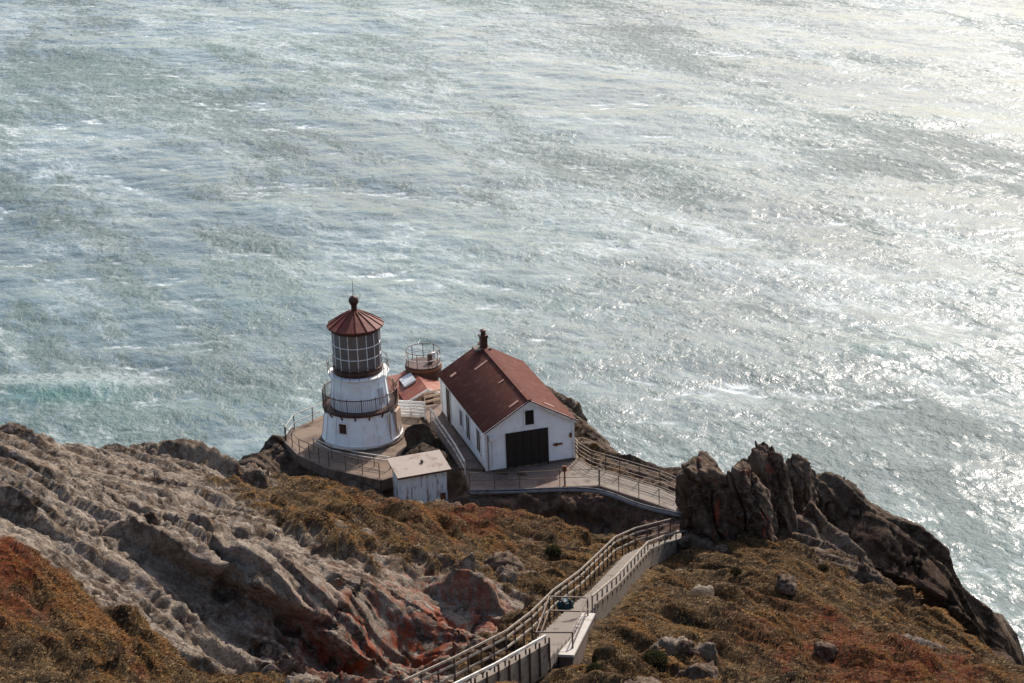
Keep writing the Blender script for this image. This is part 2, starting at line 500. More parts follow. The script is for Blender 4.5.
# photo pixel, height, rock 0..1, red stain, rust turf, earth, dark rock
CP = [
    # bottom left turf
    (-90, 720, 96.5, 0, 0, .3, 0, 0), (0, 700, 95, 0, 0, .3, 0, 0), (100, 690, 93, 0, 0, .2, 0, 0), (200, 690, 90, 0, 0, .2, 0, 0), (-60, 620, 95, 0, 0, .5, 0, 0), (0, 605, 94, 0, 0, .6, 0, 0),
    (0, 548, 93.5, 0.1, 0, 1.2, 0, 0), (60, 575, 92.5, 0.1, 0, .6, 0, 0), (100, 610, 91.6, 0, 0, .5, 0, 0), (150, 645, 91, 0, 0, .3, 0, 0), (110, 590, 91.6, .8, 0, .3, 0, 0), (60, 555, 92.3, .9, 0, .3, 0, 0), (180, 640, 90, .9, 0, .3, 0, 0),
    (225, 683, 88, .9, 0, .1, 0, 0), (0, 525, 93.4, 1, 0, .6, 0, 0),
    # left rock
    (-90, 470, 95, 1, 0, 0, 0, 0), (-90, 420, 93.2, 1, 0, 0, 0, 0), (0, 480, 93.5, 1, 0, 0, 0, 0), (0, 444, 92.2, 1, 0, 0, 0, 0), (0, 430, 90.2, 1, 0, 0, 0, 0), (60, 441, 88.2, 1, 0, 0, 0, 0),
    (120, 446, 87, 1, 0, 0, 0, 0), (150, 435, 86.3, 1, 0, 0, 0, .3), (175, 442, 85.2, 1, 0, 0, 0, .2), (200, 458, 84, 1, 0, 0, 0, 0), (240, 461, 82.6, .9, 0, 0, 0, 0), (282, 468, 81, .35, 0, 0, 0, 0), (340, 487, 79, .12, 0, .3, 0, 0), (385, 503, 77.5, .12, 0, .3, 0, 0),
    (450, 508, 77, .3, 0, .7, 0, 0), (520, 520, 76.5, .2, 0, .5, 0, 0), (565, 532, 76.6, .1, 0, .3, 0, 0), (600, 550, 77, .1, 0, .2, 0, 0),
    (60, 500, 91.6, 1, 0, 0, 0, 0), (100, 480, 90.4, 1, 0, 0, 0, 0), (200, 500, 88.2, .8, 0, 0, 0, 0), (260, 490, 85, .28, 0, 0, 0, 0), (300, 520, 87.3, .34, 0, .2, 0, 0), (330, 505, 83, .1, 0, .3, 0, 0), (400, 525, 82.2, .1, 0, .45, 0, 0), (400, 548, 85, .3, 0, .4, 0, 0),
    (470, 530, 80, .0, 0, .85, 0, 0), (500, 562, 82.2, .42, 0, .3, 0, 0), (520, 545, 79, .05, 0, .4, 0, 0), (560, 565, 79.8, .1, 0, .2, 0, 0), (450, 560, 84, .42, 0, .3, 0, 0),
    (100, 535, 90.6, 1, 0, 0, 0, 0), (150, 520, 89.6, 1, 0, 0, 0, 0), (200, 545, 90, 1, 0, 0, 0, 0), (250, 560, 89.6, 1, 0, 0, 0, 0), (300, 562, 88.6, 1, 0, 0, 0, 0), (350, 572, 87.5, 1, .1, 0, 0, 0), (400, 585, 86.4, 1, .2, 0, 0, 0), (480, 595, 84.4, 1, .3, 0, 0, 0), (440, 590, 85.6, 1, .4, 0, 0, 0),
    (160, 590, 89.8, 1, 0, 0, 0, 0), (200, 600, 88.2, 1, .05, 0, 0, .3), (200, 640, 87.2, 1, 0, 0, 0, 0), (260, 620, 87, 1, .1, 0, 0, 0), (260, 690, 85.4, 1, 0, 0, 0, 0), (300, 690, 84.4, 1, .35, 0, 0, 0), (330, 640, 85.5, 1, .5, 0, 0, 0),
    (350, 690, 83.4, 1, 1, 0, 0, 0), (400, 665, 83, 1, 1, 0, 0, 0), (400, 625, 84.6, 1, 1, 0, 0, 0), (450, 645, 82.8, 1, 1, 0, 0, 0), (450, 612, 84, 1, 1, 0, 0, 0), (495, 622, 83, .9, 1, 0, 0, 0), (500, 600, 83.3, .8, .3, 0, 0, 0),
    (540, 590, 82.6, .2, 0, .2, 0, 0), (530, 610, 84, .2, 0, .1, 0, 0), (570, 578, 81, .1, .2, .2, 0, 0), (600, 562, 79.2, .0, 0, .2, 0, 0),
    # under the walkway and right slope
    (430, 705, 88, .3, 0, 0, 0, 0), (380, 715, 86, .6, .2, 0, 0, 0), (500, 690, 87.3, .1, 0, 0, 0, 0), (545, 665, 86.3, .1, 0, 0, 0, 0), (560, 640, 85.8, .1, 0, 0, 0, 0), (600, 605, 82.8, 0, 0, 0, 0, 0), (640, 562, 78.9, 0, 0, 0, 0, 0),
    (600, 690, 87.8, .1, 0, 0, 0, 0), (620, 650, 86.2, 0, 0, 0, 0, 0), (700, 690, 86.5, .3, 0, 0, 0, 0), (850, 690, 84, 0, 0, .65, 0, 0), (950, 690, 82, 0, 0, .8, 0, 0), (1024, 690, 79.8, 0, 0, .3, 0, 0), (1100, 700, 77, 0, 0, .3, 0, 0),
    (650, 600, 82.8, 0, 0, 0, 0, 0), (700, 600, 82.8, 0, 0, .2, 0, 0), (760, 600, 81.4, 0, 0, .4, 0, 0), (650, 640, 85.6, 0, 0, 0, 0, 0), (750, 645, 84.6, 0, 0, .5, 0, 0), (850, 640, 81.6, 0, 0, .65, 0, 0), (930, 660, 80, 0, 0, .7, 0, 0), (820, 610, 80.4, 0, 0, .5, 0, 0),
    (690, 556, 77.6, .1, .2, 0, 0, 0), (720, 550, 77.7, .2, .3, 0, 0, 0), (755, 543, 77.9, .15, .2, 0, 0, .8), (800, 562, 78.4, .1, 0, 0, 0, .8), (830, 582, 78.1, .14, 0, 0, 0, .8), (862, 602, 77.6, .14, 0, 0, 0, .8), (920, 634, 76.6, .1, 0, 0, 0, .8), (1000, 662, 75.5, .1, 0, 0, 0, .8), (1060, 690, 74, .3, 0, 0, 0, 0),
    (660, 570, 79.4, 0, 0, 0, 0, 0), (720, 570, 79.8, 0, 0, 0, 0, 0), (780, 580, 79.8, .1, 0, .1, 0, 0),
    # dark cliff behind the right ridge
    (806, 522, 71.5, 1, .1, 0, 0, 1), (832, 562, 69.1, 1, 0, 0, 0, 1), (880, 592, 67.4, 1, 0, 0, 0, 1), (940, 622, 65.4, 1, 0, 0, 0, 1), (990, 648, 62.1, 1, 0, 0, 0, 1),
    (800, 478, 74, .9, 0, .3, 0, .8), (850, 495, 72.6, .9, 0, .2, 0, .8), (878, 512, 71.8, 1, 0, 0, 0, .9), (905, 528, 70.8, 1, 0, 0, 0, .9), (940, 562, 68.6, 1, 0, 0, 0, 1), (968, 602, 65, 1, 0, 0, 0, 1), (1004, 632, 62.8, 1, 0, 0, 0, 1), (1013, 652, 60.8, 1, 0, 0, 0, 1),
    # bank below the terrace
    (470, 507, 73, .6, 0, 0, .75, .4), (500, 516, 72.6, .6, 0, 0, .75, .4), (560, 526, 71.9, .6, 0, 0, .75, .4), (620, 535, 71.7, .6, 0, 0, .75, .4), (655, 525, 72.9, .3, 0, 0, 1, .2), (520, 500, 73.5, .1, 0, 0, 1, .2), (600, 500, 73.3, .1, 0, 0, 1, .2), (560, 500, 73.4, .1, 0, 0, 1, .2),
    (670, 538, 74.6, .2, 0, 0, 1, .1), (640, 545, 74.5, .2, 0, 0, .6, .3),
    # behind house and path
    (574, 408, 75.2, 1, 0, .1, 0, .95), (598, 434, 74.4, 1, 0, .1, 0, .95), (590, 445, 74.2, .6, 0, .2, .2, .4), (634, 460, 73.5, 1, 0, 0, 0, .95), (690, 468, 72.8, 1, 0, 0, 0, .95), (660, 470, 73.2, .9, 0, 0, 0, .95), (620, 462, 73.6, .5, 0, 0, .3, .5),
    # left rocks beside the platform
    (248, 458, 74.2, 1, 0, 0, 0, .7), (262, 440, 74.6, 1, 0, 0, 0, .7), (285, 430, 74.8, 1, 0, 0, 0, .7), (268, 464, 73, 1, 0, 0, 0, .8), (310, 480, 72.4, 1, 0, 0, 0, .8), (350, 490, 72, .6, 0, 0, .4, .8),
    (428, 418, 75.6, 1, 0, 0, 0, .8), (436, 440, 75.2, 1, 0, 0, 0, .8), (450, 470, 73.4, .9, 0, 0, .2, .8), (455, 490, 72.8, .8, 0, 0, .6, .8),
]
WP = [  # plan x, y, height: hidden ground behind the crests, the drop to the sea and the hill we stand on
    (-45, 92, 84), (-32, 104, 76), (-46, 106, 50), (-60, 110, 6), (-20.5, 106, 77), (-24, 116, 64), (-34, 124, 30), (-14.5, 110, 73.5), (-17.5, 117, 73), (-18.5, 126, 70), (-24, 134, 40), (-14.5, 128, 71.5),
    (-12, 131, 72), (-13, 137, 66), (-16, 150, 25), (-9, 129, 72.8), (-9, 135, 71), (-5, 139, 70), (-6, 155, 28), (-2, 132, 72.5), (3, 138, 68), (6, 155, 25), (4, 126.5, 74.2), (5.8, 123, 73.6), (8, 124, 71), (7.6, 118.8, 73), (9.5, 119, 71.6), (16, 128, 45), (12, 118.6, 71), (18, 116, 73.6), (21.2, 116, 72.3), (23.2, 115.2, 71.4), (24.8, 114.6, 70.3), (27, 114, 68), (29.4, 115.4, 64.4), (31.8, 115.2, 62.2), (33, 116.2, 60.4), (17, 124, 62), (22, 123, 52), (30, 122, 40),
    (27, 120, 50), (38, 114, 44), (34, 98, 60), (40, 98, 40), (50, 92, 45), (70, 90, 2), (40, 118, 5), (24, 140, 0), (10, 168, -6), (-20, 168, -6), (-44, 146, -4), (-75, 125, -6), (-90, 90, 20), (-70, 60, 80), (-40, 60, 97), (-36, 76, 96), (45, 72, 78), (70, 60, 60), (95, 80, -4), (60, 120, -8),
    (-40, 30, 104), (-20, 40, 100.5), (0, 44, 97), (20, 44, 95), (40, 40, 90), (0, 25, 103), (0, 8, 114), (0, -10, 122), (-50, -10, 120), (50, -10, 112), (-25, 8, 112), (25, 8, 110), (80, -10, 80), (-100, -10, 60), (-100, 40, 50), (90, 40, 30), (120, 90, -8), (120, -10, 20), (-130, 90, -8), (-130, -10, 20), (120, 175, -10), (-130, 175, -10),
    (-5.5, 112, 72.4), (-2, 110, 71.8), (2.5, 107.5, 72), (6, 104, 73), (-10, 111, 73), (-11, 115.6, 72.4), (13, 108, 74.2), (11.5, 104, 76), (15.5, 106, 75.5), (16, 100.5, 77.2),
]
pts, vals = [], []
for c in CP:
    p = at(c[0], c[1], c[2]); pts.append((p[0], p[1])); vals.append((c[2], *c[3:]))
for p in WP:
    pts.append((p[0], p[1])); vals.append((p[2], 1.0 if p[1] > 85 else .3, 0, 0, 0, .5 if p[1] > 85 else 0))
vals = np.array(vals, float)
res = delaunay_2d_cdt([Vector(p) for p in pts], [], [], 0, 1e-4)
tv = np.array([tuple(v) for v in res[0]]); ti = [o[0] for o in res[3]]; tvals = vals[ti]
GX0, GX1, GY0, GY1, GS = -90.0, 90.0, -8.0, 165.0, 0.25
gx = np.arange(GX0, GX1 + 1e-6, GS); gy = np.arange(GY0, GY1 + 1e-6, GS)
G = np.zeros((len(gy), len(gx), 6)); G[..., 0] = -8
for f in res[2]:
    for k in range(1, len(f) - 1):
        ia, ib, ic = f[0], f[k], f[k + 1]; a, b, c = tv[ia], tv[ib], tv[ic]
        x0 = max(0, int((min(a[0], b[0], c[0]) - GX0) / GS)); x1 = min(len(gx), int((max(a[0], b[0], c[0]) - GX0) / GS) + 2)
        y0 = max(0, int((min(a[1], b[1], c[1]) - GY0) / GS)); y1 = min(len(gy), int((max(a[1], b[1], c[1]) - GY0) / GS) + 2)
        if x1 <= x0 or y1 <= y0: continue
        X, Y = np.meshgrid(gx[x0:x1], gy[y0:y1])
        den = (b[1] - c[1]) * (a[0] - c[0]) + (c[0] - b[0]) * (a[1] - c[1])
        if abs(den) < 1e-9: continue
        l1 = ((b[1] - c[1]) * (X - c[0]) + (c[0] - b[0]) * (Y - c[1])) / den
        l2 = ((c[1] - a[1]) * (X - c[0]) + (a[0] - c[0]) * (Y - c[1])) / den
        l3 = 1 - l1 - l2
        m = (l1 >= -1e-6) & (l2 >= -1e-6) & (l3 >= -1e-6)
        v = l1[..., None] * tvals[ia] + l2[..., None] * tvals[ib] + l3[..., None] * tvals[ic]
        G[y0:y1, x0:x1][m] = v[m]


def blur(A, sg):
    r = int(3 * sg / GS); k = np.exp(-0.5 * (np.arange(-r, r + 1) * GS / sg) ** 2); k /= k.sum()
    for ax in (0, 1):
        P = np.pad(A, [(r, r) if q == ax else (0, 0) for q in range(2)], 'edge'); o = 0
        for i, w in enumerate(k):
            o = o + w * (P[i:i + A.shape[0]] if ax == 0 else P[:, i:i + A.shape[1]])
        A = o
    return A


for k in range(6): G[..., k] = blur(G[..., k], 0.55 if k == 0 else 0.7)


def sampleG(x, y, ks=(0,)):
    fx = np.clip((x - GX0) / GS, 0, len(gx) - 1.001); fy = np.clip((y - GY0) / GS, 0, len(gy) - 1.001)
    ix, iy = fx.astype(int), fy.astype(int); ux, uy = (fx - ix), (fy - iy)
    r = []
    for k in ks:
        A = G[..., k]
        r.append(A[iy, ix] * (1 - ux) * (1 - uy) + A[iy, ix + 1] * ux * (1 - uy) + A[iy + 1, ix] * (1 - ux) * uy + A[iy + 1, ix + 1] * ux * uy)
    return r


# walkway centre line (photo pixel, height) -> world
WALK = [at(428, 714, 90.2), at(477, 689, 89.0), at(528, 660, 87.6), at(553, 638, 86.4), at(576, 615, 84.9), at(601, 594, 83.0), at(634, 558, 79.7), at(652, 550, 78.3), at(686, 541, 77.0)]
WALK2 = [WALK[-1], np.array([10.9, 103.4, 76.2]), np.array([11.4, 107, 75.0]), np.array([10.3, 109.6, ZP + .02])]
LH = np.array([-10.2, 122.8])
PLATFORM = [(-15.3, 122.3), (-14.2, 119.9), (-12.1, 117.5), (-8.6, 115.3), (-7.4, 116.2), (-7.5, 119.6), (-6.9, 122.2), (-6.3, 127.6), (-12.9, 127.2), (-15.0, 124.6)]
HOUSE_A = at(487, 473, ZP); HROT = radians(16.2)
HX = np.array([cos(HROT), sin(HROT)]); HY = np.array([-sin(HROT), cos(HROT)]); HW, HL = 5.85, 10.9
hpt = lambda u, v: HOUSE_A[:2] + HX * u + HY * v
_t = [at(470, 490, ZP), at(520, 489, ZP), at(560, 487, ZP), at(600, 486, ZP), at(640, 499, ZP), at(681, 513, ZP)]
TERR_FRONT = [(p[0], p[1]) for p in _t]
_b = [at(681, 497, ZP), at(660, 488, ZP), at(620, 476, ZP), at(592, 468, ZP), at(579, 460, ZP)]
TERR_BACK = [(p[0], p[1]) for p in _b]
TERRACE = TERR_FRONT + [(11.6, 108.6), (11.8, 110.4)] + TERR_BACK + [tuple(hpt(6.2, 0.3)), tuple(hpt(6.3, HL + .5)), tuple(hpt(-1.3, HL + 2.0)), tuple(hpt(-1.35, 3)), tuple(hpt(-1.45, -.2))]
LANDING_PAD = [tuple(at(c[0], c[1], 85.3)[:2]) for c in ((530, 662), (560, 655), (596, 640), (592, 690), (532, 692))]
SHED_PAD = [(-9.2, 116.3), (-6.4, 113.9), (-3.8, 115.0), (-5.0, 117.2), (-6.6, 117.6)]


def seg_dist(X, Y, line):
    d = np.full(X.shape, 1e9); z = np.zeros(X.shape)
    for a, b in zip(line[:-1], line[1:]):
        e = b[:2] - a[:2]; t = np.clip(((X - a[0]) * e[0] + (Y - a[1]) * e[1]) / (e @ e), 0, 1)
        q = np.hypot(X - a[0] - t * e[0], Y - a[1] - t * e[1]); m = q < d
        z = np.where(m, a[2] + (b[2] - a[2]) * t, z); d = np.where(m, q, d)
    return d, z


def axis(lo, a, b, hi, fine, coarse):
    return np.unique(np.concatenate([np.arange(lo, a, coarse), np.arange(a, b, fine), np.arange(b, hi + .01, coarse)]))


FINE = 0.085
ax_ = axis(-88, -29, 30, 88, FINE, 1.0); ay_ = axis(-6, 54, 130, 164, FINE, 1.0)
X, Y = np.meshgrid(ax_, ay_); X = X.ravel(); Y = Y.ravel()
Z, rock, stain, rust, earth, dark = sampleG(X, Y, range(6))
P3 = np.stack([X, Y, Z], 1)
# pads and walkway bed
flat = np.zeros_like(X)
for poly, zz, w in ((PLATFORM, ZP - .3, .9), (TERRACE, ZP - .3, 1.9), (SHED_PAD, 72.75, .8), (LANDING_PAD, 85.2, .8)):
    sd = poly_sd(X, Y, poly); k = 1 - sstep(0.0, w, sd); Z = Z * (1 - k) + zz * k; flat = np.maximum(flat, 1 - sstep(0.0, min(w, .8), sd))
wd, wz = seg_dist(X, Y, WALK + WALK2[1:])
k = 1 - sstep(0.9, 2.0, wd); Z = np.where(Z > wz - .3, Z * (1 - k) + (wz - .3) * k, Z); flat = np.maximum(flat, k * .8)
nse = fbm(P3 * [.9, .9, .9], 5, 3)
nlo = fbm(P3 * .22, 3, 9)
rockm = sstep(.34, .62, rock + nse * .42 + nlo * .25)
rockm = np.where(rock > .97, np.maximum(rockm, sstep(-.75, -.35, nse + nlo)), rockm)
rockm = np.maximum(rockm, sstep(.40, .50, noise3(P3 * [.33, .33, .2] + 31, 201) + .25 * nse) * sstep(1.0, .6, earth))      # stones showing through the turf
# rock relief: jointed blocks stretched along the ridge, smaller blocks, cracks
warp = np.stack([fbm(P3 * .35, 3, 21), fbm(P3 * .35, 3, 31), fbm(P3 * .35, 3, 41)], 1)


def ledges(ang, period, amp, seed, wob, sharp=.07):
    """bedding ledges: tops dip gently away, then an abrupt broken step; they come and go along their length"""
    a = radians(ang); du = X * cos(a) + Y * sin(a); dv = -X * sin(a) + Y * cos(a)
    q = np.stack([du * .10 / period * 3, dv / period * .3, Z * .15], 1)
    ph = dv / period + wob * fbm(q + seed, 4, seed) + Z * .25 / period
    b = np.floor(ph); fr = ph - b
    w = rnd(b.astype(np.int64), np.zeros(len(b), np.int64), np.zeros(len(b), np.int64), seed)
    on = sstep(-.12, .22, fbm(np.stack([du * .09, b * 7.7, b * 0], 1), 3, seed + 3)) * (.35 + .9 * w)
    up = sstep(0, sharp, fr) * (1 - fr)
    return up * amp * on


rk = ledges(-14, 3.6, 1.45, 5, .5) + ledges(-27, 1.35, .56, 7, .6) + ledges(-20, .6, .08, 11, .9) + ledges(48, 4.6, .34, 17, .5) + ledges(70, 1.7, .05, 19, .9)
Q = np.stack([X * .30, Y * .30, Z * .35], 1) + warp * .5
f1, f2, off, rr = worley(Q, 6)
rk += (rr[:, 0] - .5) * .12 + (off[:, 0] * (rr[:, 1] - .5) + off[:, 1] * (rr[:, 2] - .5)) * .32
Q = np.stack([X * 1.1, Y * 1.1, Z * 1.2], 1) + warp * 1.2
f1, f2, off, rr = worley(Q, 8)
rk += (rr[:, 0] - .5) * .07 + (off[:, 0] * (rr[:, 1] - .5) + off[:, 1] * (rr[:, 2] - .5)) * .2
Q = np.stack([X * 3.1, Y * 3.1, Z * 3.2], 1) + warp * 2
f1, f2, off, rr = worley(Q, 18)
rk += (rr[:, 0] - .5) * .05 + (off[:, 0] * (rr[:, 1] - .5) + off[:, 1] * (rr[:, 2] - .5)) * .09
pit = sstep(.34, .46, noise3(P3 * .55 + 9, 91)) * .75 + sstep(.33, .46, noise3(P3 * 1.4 + 4, 92)) * .16
ca, sa = cos(radians(-20)), sin(radians(-20))
u = X * ca + Y * sa; v = -X * sa + Y * ca
for (fu, fv, wdt, dep, sd) in ((.07, .34, .030, .75, 101), (.20, .85, .045, .36, 103), (.7, 1.9, .06, .12, 105), (.42, .16, .03, .35, 107)):
    gq = noise3(np.stack([u * fu, v * fv, Z * .2], 1) + warp * .5, sd) + .25 * noise3(P3 * 1.7, sd + 1) * fv
    rk -= dep * (1 - sstep(0, wdt, np.abs(gq))) * sstep(-.2, .2, noise3(P3 * .3, sd + 2))
rk += fbm(P3 * .3, 3, 51) * .18 + fbm(P3 * 2.6, 4, 61) * .055 + ridged(P3 * 2.2, 4, 66) * .022 - pit - .50
# turf relief: wind-combed cushions, long axis down the slope
ca, sa = cos(radians(-52)), sin(radians(-52))
u = X * ca + Y * sa; v = -X * sa + Y * ca
w2 = warp * .4
Q = np.stack([u * .24 + w2[:, 0], v * .92 + w2[:, 1], np.zeros_like(u) + .5], 1)
f1, f2, off, rr = worley(Q, 12)
m1 = np.sqrt(np.clip(1 - (f1 / .72) ** 2, 0, 1)) * (.14 + .72 * rr[:, 0] ** 1.4)
Q = np.stack([u * .95 + w2[:, 0], v * 2.5 + w2[:, 1], np.zeros_like(u) + .5], 1)
f1, f2, off, rr2 = worley(Q, 13)
m2 = np.sqrt(np.clip(1 - (f1 / .72) ** 2, 0, 1)) * (.03 + .14 * rr2[:, 0])
gu, gv = u, v
lng = fbm(np.stack([u * .085, v * .62, u * 0], 1), 4, 71)
tf = fbm(P3 * 1.1, 4, 171) * 1.3 * np.clip(earth, 0, 1) + m1 * sstep(-.35, .25, nlo + .1) + m2 + lng * 1.1 + fbm(P3 * 3.0, 3, 81) * .06 - .2
# displace along the base normal
ZZ = Z.reshape(len(ay_), len(ax_))
dzy, dzx = np.gradient(ZZ, ay_, ax_)
N = np.stack([-np.clip(dzx, -2, 2).ravel(), -np.clip(dzy, -2, 2).ravel(), np.ones(len(X))], 1); N /= np.linalg.norm(N, axis=1)[:, None]
bank = np.clip(earth, 0, 1)
disp = (rockm * rk * (1 - .3 * np.clip(dark, 0, 1)) + (1 - rockm) * tf * (1 - .6 * bank)) * (1 - flat * (.93 - .5 * np.clip(earth, 0, 1)))
far = sstep(85, 60, np.abs(X))
V = np.stack([X, Y, Z], 1) + N * (disp)[:, None]
turf_dark = 1 - np.clip((m1 + m2) / .5, 0, 1)
land_cover = np.stack([rockm, np.clip(stain, 0, 1), np.clip(sstep(.3, 1.0, rust + nse * .5), 0, 1)], 1)
earthm = np.clip(earth, 0, 1) * sstep(-.5, .1, nse * .6 + earth - .4)
land_kind = np.stack([earthm, np.clip(dark, 0, 1), np.zeros(len(X))], 1)
land = tag(big_mesh('headland', V, grid_faces(len(ay_), len(ax_)), M['land'], {'cover': land_cover, 'kind': land_kind}), kind='structure')
LV = V.reshape(len(ay_), len(ax_), 3)


def ground(x, y):
    i = int(np.clip(np.searchsorted(ay_, y), 0, len(ay_) - 1)); j = int(np.clip(np.searchsorted(ax_, x), 0, len(ax_) - 1))
    return float(LV[i, j, 2])


def on_land(px, py):
    """where the line of sight of a photo pixel meets the modelled land"""
    d = F0 + CR * (px - 512) / FPX - CU * (py - 341.5) / FPX; d = d / np.linalg.norm(d)
    for s in np.arange(50, 150, .08):
        p = CC + d * s
        if p[2] < ground(p[0], p[1]): return p
    return CC + d * 110


# ------------------------------------------------------------------ grass
def make_grass():
    sel = np.where((X > -27) & (X < 29) & (Y > 50) & (Y < 118) & (rockm < .55) & (flat < .5) & (earthm < .55) & (Z > 66))[0]
    # keep only places the hill's front can show
    cn = 560000
    wgt = (1 - rockm[sel]) * (1 - .7 * earthm[sel]) * (.2 + .8 * np.clip((m1 + m2)[sel] * 2.5, 0, 1)) * (.35 + sstep(-.3, .25, fbm(np.stack([gu[sel] * .16, gv[sel] * .9, gu[sel] * 0], 1) + warp[sel] * .4, 4, 141))) * np.clip(95 / np.maximum(Y[sel], 55), .6, 1.6)
    idx = RNG.choice(sel, cn, p=wgt / wgt.sum())
    p = V[idx] + np.stack([RNG.uniform(-.5, .5, cn) * FINE, RNG.uniform(-.5, .5, cn) * FINE, np.full(cn, -.03)], 1)
    n = N[idx]
    L = RNG.uniform(.06, .17, cn) * (.7 + .7 * np.clip(nlo[idx] + .4, 0, 1))
    wind = np.array([.55, -.55, -.05])
    d = n * .6 + np.array([0, 0, .3]) + wind * 1.05 + RNG.normal(0, .30, (cn, 3)); d /= np.linalg.norm(d, axis=1)[:, None]
    sd = np.cross(d, RNG.normal(0, 1, (cn, 3))); sd /= np.linalg.norm(sd, axis=1)[:, None]
    w = RNG.uniform(.012, .026, cn)[:, None]
    tip = p + d * L[:, None] + wind * (.06 * L[:, None] / .2)
    VV = np.stack([p - sd * w, p + sd * w, tip], 1).reshape(-1, 3)
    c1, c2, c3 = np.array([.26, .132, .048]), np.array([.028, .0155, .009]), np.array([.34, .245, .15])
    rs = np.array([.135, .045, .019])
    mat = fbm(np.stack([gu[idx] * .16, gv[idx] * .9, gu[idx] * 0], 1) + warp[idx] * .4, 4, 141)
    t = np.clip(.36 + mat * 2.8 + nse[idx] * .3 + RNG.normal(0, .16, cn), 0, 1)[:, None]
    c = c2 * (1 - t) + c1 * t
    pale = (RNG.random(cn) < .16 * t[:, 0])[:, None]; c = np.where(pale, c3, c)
    rf = (RNG.random(cn) < np.clip(land_cover[idx, 2] * .6, 0, .6))[:, None]; c = np.where(rf, rs * RNG.uniform(.5, 1.3, (cn, 1)), c)
    CCc = np.repeat(c, 3, 0)
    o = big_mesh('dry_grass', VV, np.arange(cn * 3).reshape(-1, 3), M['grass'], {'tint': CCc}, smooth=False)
    tag(o, 'golden brown and rust dry grass combed down the headland slopes', 'grass', kind='stuff')


make_grass()

# ------------------------------------------------------------------ sea
def make_sea():
    NX, NY, LX, LY = 960, 1250, 480.0, 625.0
    kx = 2 * pi * np.fft.fftfreq(NX, LX / NX); ky = 2 * pi * np.fft.fftfreq(NY, LY / NY)
    KX, KY = np.meshgrid(kx, ky); K = np.hypot(KX, KY); K[0, 0] = 1
    wx, wy = -0.30, -0.954
    Vw = 7.6; Lw = Vw * Vw / 9.81
    rng = np.random.default_rng(3)
    cs = (KX * wx + KY * wy) / K
    S = np.exp(-1 / (K * Lw) ** 2) / K ** 3.75 * (np.abs(cs) ** 2.2 + .08) * np.exp(-(K * .35) ** 2)
    S = np.where(cs < 0, S * .2, S)
    # a longer swell
    S += 60 * np.exp(-((K - .12) / .03) ** 2) * np.exp(-((cs - 1) / .06) ** 2) * np.median(S[K < .2])
    S[0, 0] = 0
    amp = np.sqrt(S) * (rng.normal(size=S.shape) + 1j * rng.normal(size=S.shape))
    h = np.fft.ifft2(amp).real; sc = SEA_SD / h.std(); h *= sc
    dx = np.fft.ifft2(-1j * KX / K * amp).real * sc; dy = np.fft.ifft2(-1j * KY / K * amp).real * sc
    chop = 1.05
    x = np.arange(NX) * LX / NX - LX / 2; y = np.arange(NY) * LY / NY + 190
    XX, YY = np.meshgrid(x, y)
    jx = np.gradient(dx, LX / NX, axis=1); jy = np.gradient(dy, LY / NY, axis=0); jxy = np.gradient(dx, LY / NY, axis=0)
    J = (1 + chop * jx) * (1 + chop * jy) - (chop * jxy) ** 2
    th = np.quantile(J, .022); foam = sstep(th + .08, th - .10, J)
    edge = np.minimum.reduce([XX + LX / 2, LX / 2 - XX, YY - 190, 190 + LY - YY]); fd = sstep(0, 25, edge)
    # one breaking swell off the left rocks
    bx = XX + 78; by = YY - 328; ln = by - .12 * bx + 4 * np.sin(bx * .05)
    brk = np.exp(-(ln / 4.0) ** 2) * sstep(20, 4, np.abs(bx)); h = h + brk * .9
    teal = np.exp(-((ln + 3) / 4.5) ** 2) * sstep(19, 4, np.abs(bx))
    nn = fbm(np.stack([XX.ravel() * .05, YY.ravel() * .05, XX.ravel() * 0], 1), 4, 5).reshape(XX.shape)
    foam = np.maximum(foam * sstep(-.25, .25, nn), sstep(.1, .5, np.exp(-((ln - 4) / 3.0) ** 2) * sstep(24, 5, np.abs(bx)) + nn * .6) * .22 * sstep(60, 30, np.abs(bx)) * sstep(30, 12, np.abs(ln)))
    crest = np.clip((h / SEA_SD - 1.4) * .35, 0, 1)
    VV = np.stack([XX + chop * dx * fd, YY + chop * dy * fd, h * fd], -1).reshape(-1, 3)
    at_ = np.stack([foam * fd, np.maximum(teal, crest * .45) * fd, fd * 0], -1).reshape(-1, 3)
    tag(big_mesh('sea', VV, grid_faces(NY, NX), M['sea'], {'foam': at_}), kind='structure')
    # the open sea around it, to the horizon
    B = 30000.0; x0, x1, y0, y1 = -LX / 2, LX / 2 - LX / NX, 190.0, 190 + LY - LY / NY
    vv = [(-B, -B, 0), (B, -B, 0), (B, B, 0), (-B, B, 0), (x0, y0, 0), (x1, y0, 0), (x1, y1, 0), (x0, y1, 0)]
    tag(MB().add(vv, [(0, 1, 5, 4), (1, 2, 6, 5), (2, 3, 7, 6), (3, 0, 4, 7)]).build('open_sea', M['sea']), kind='structure')


SEA_SD = 0.21
make_sea()

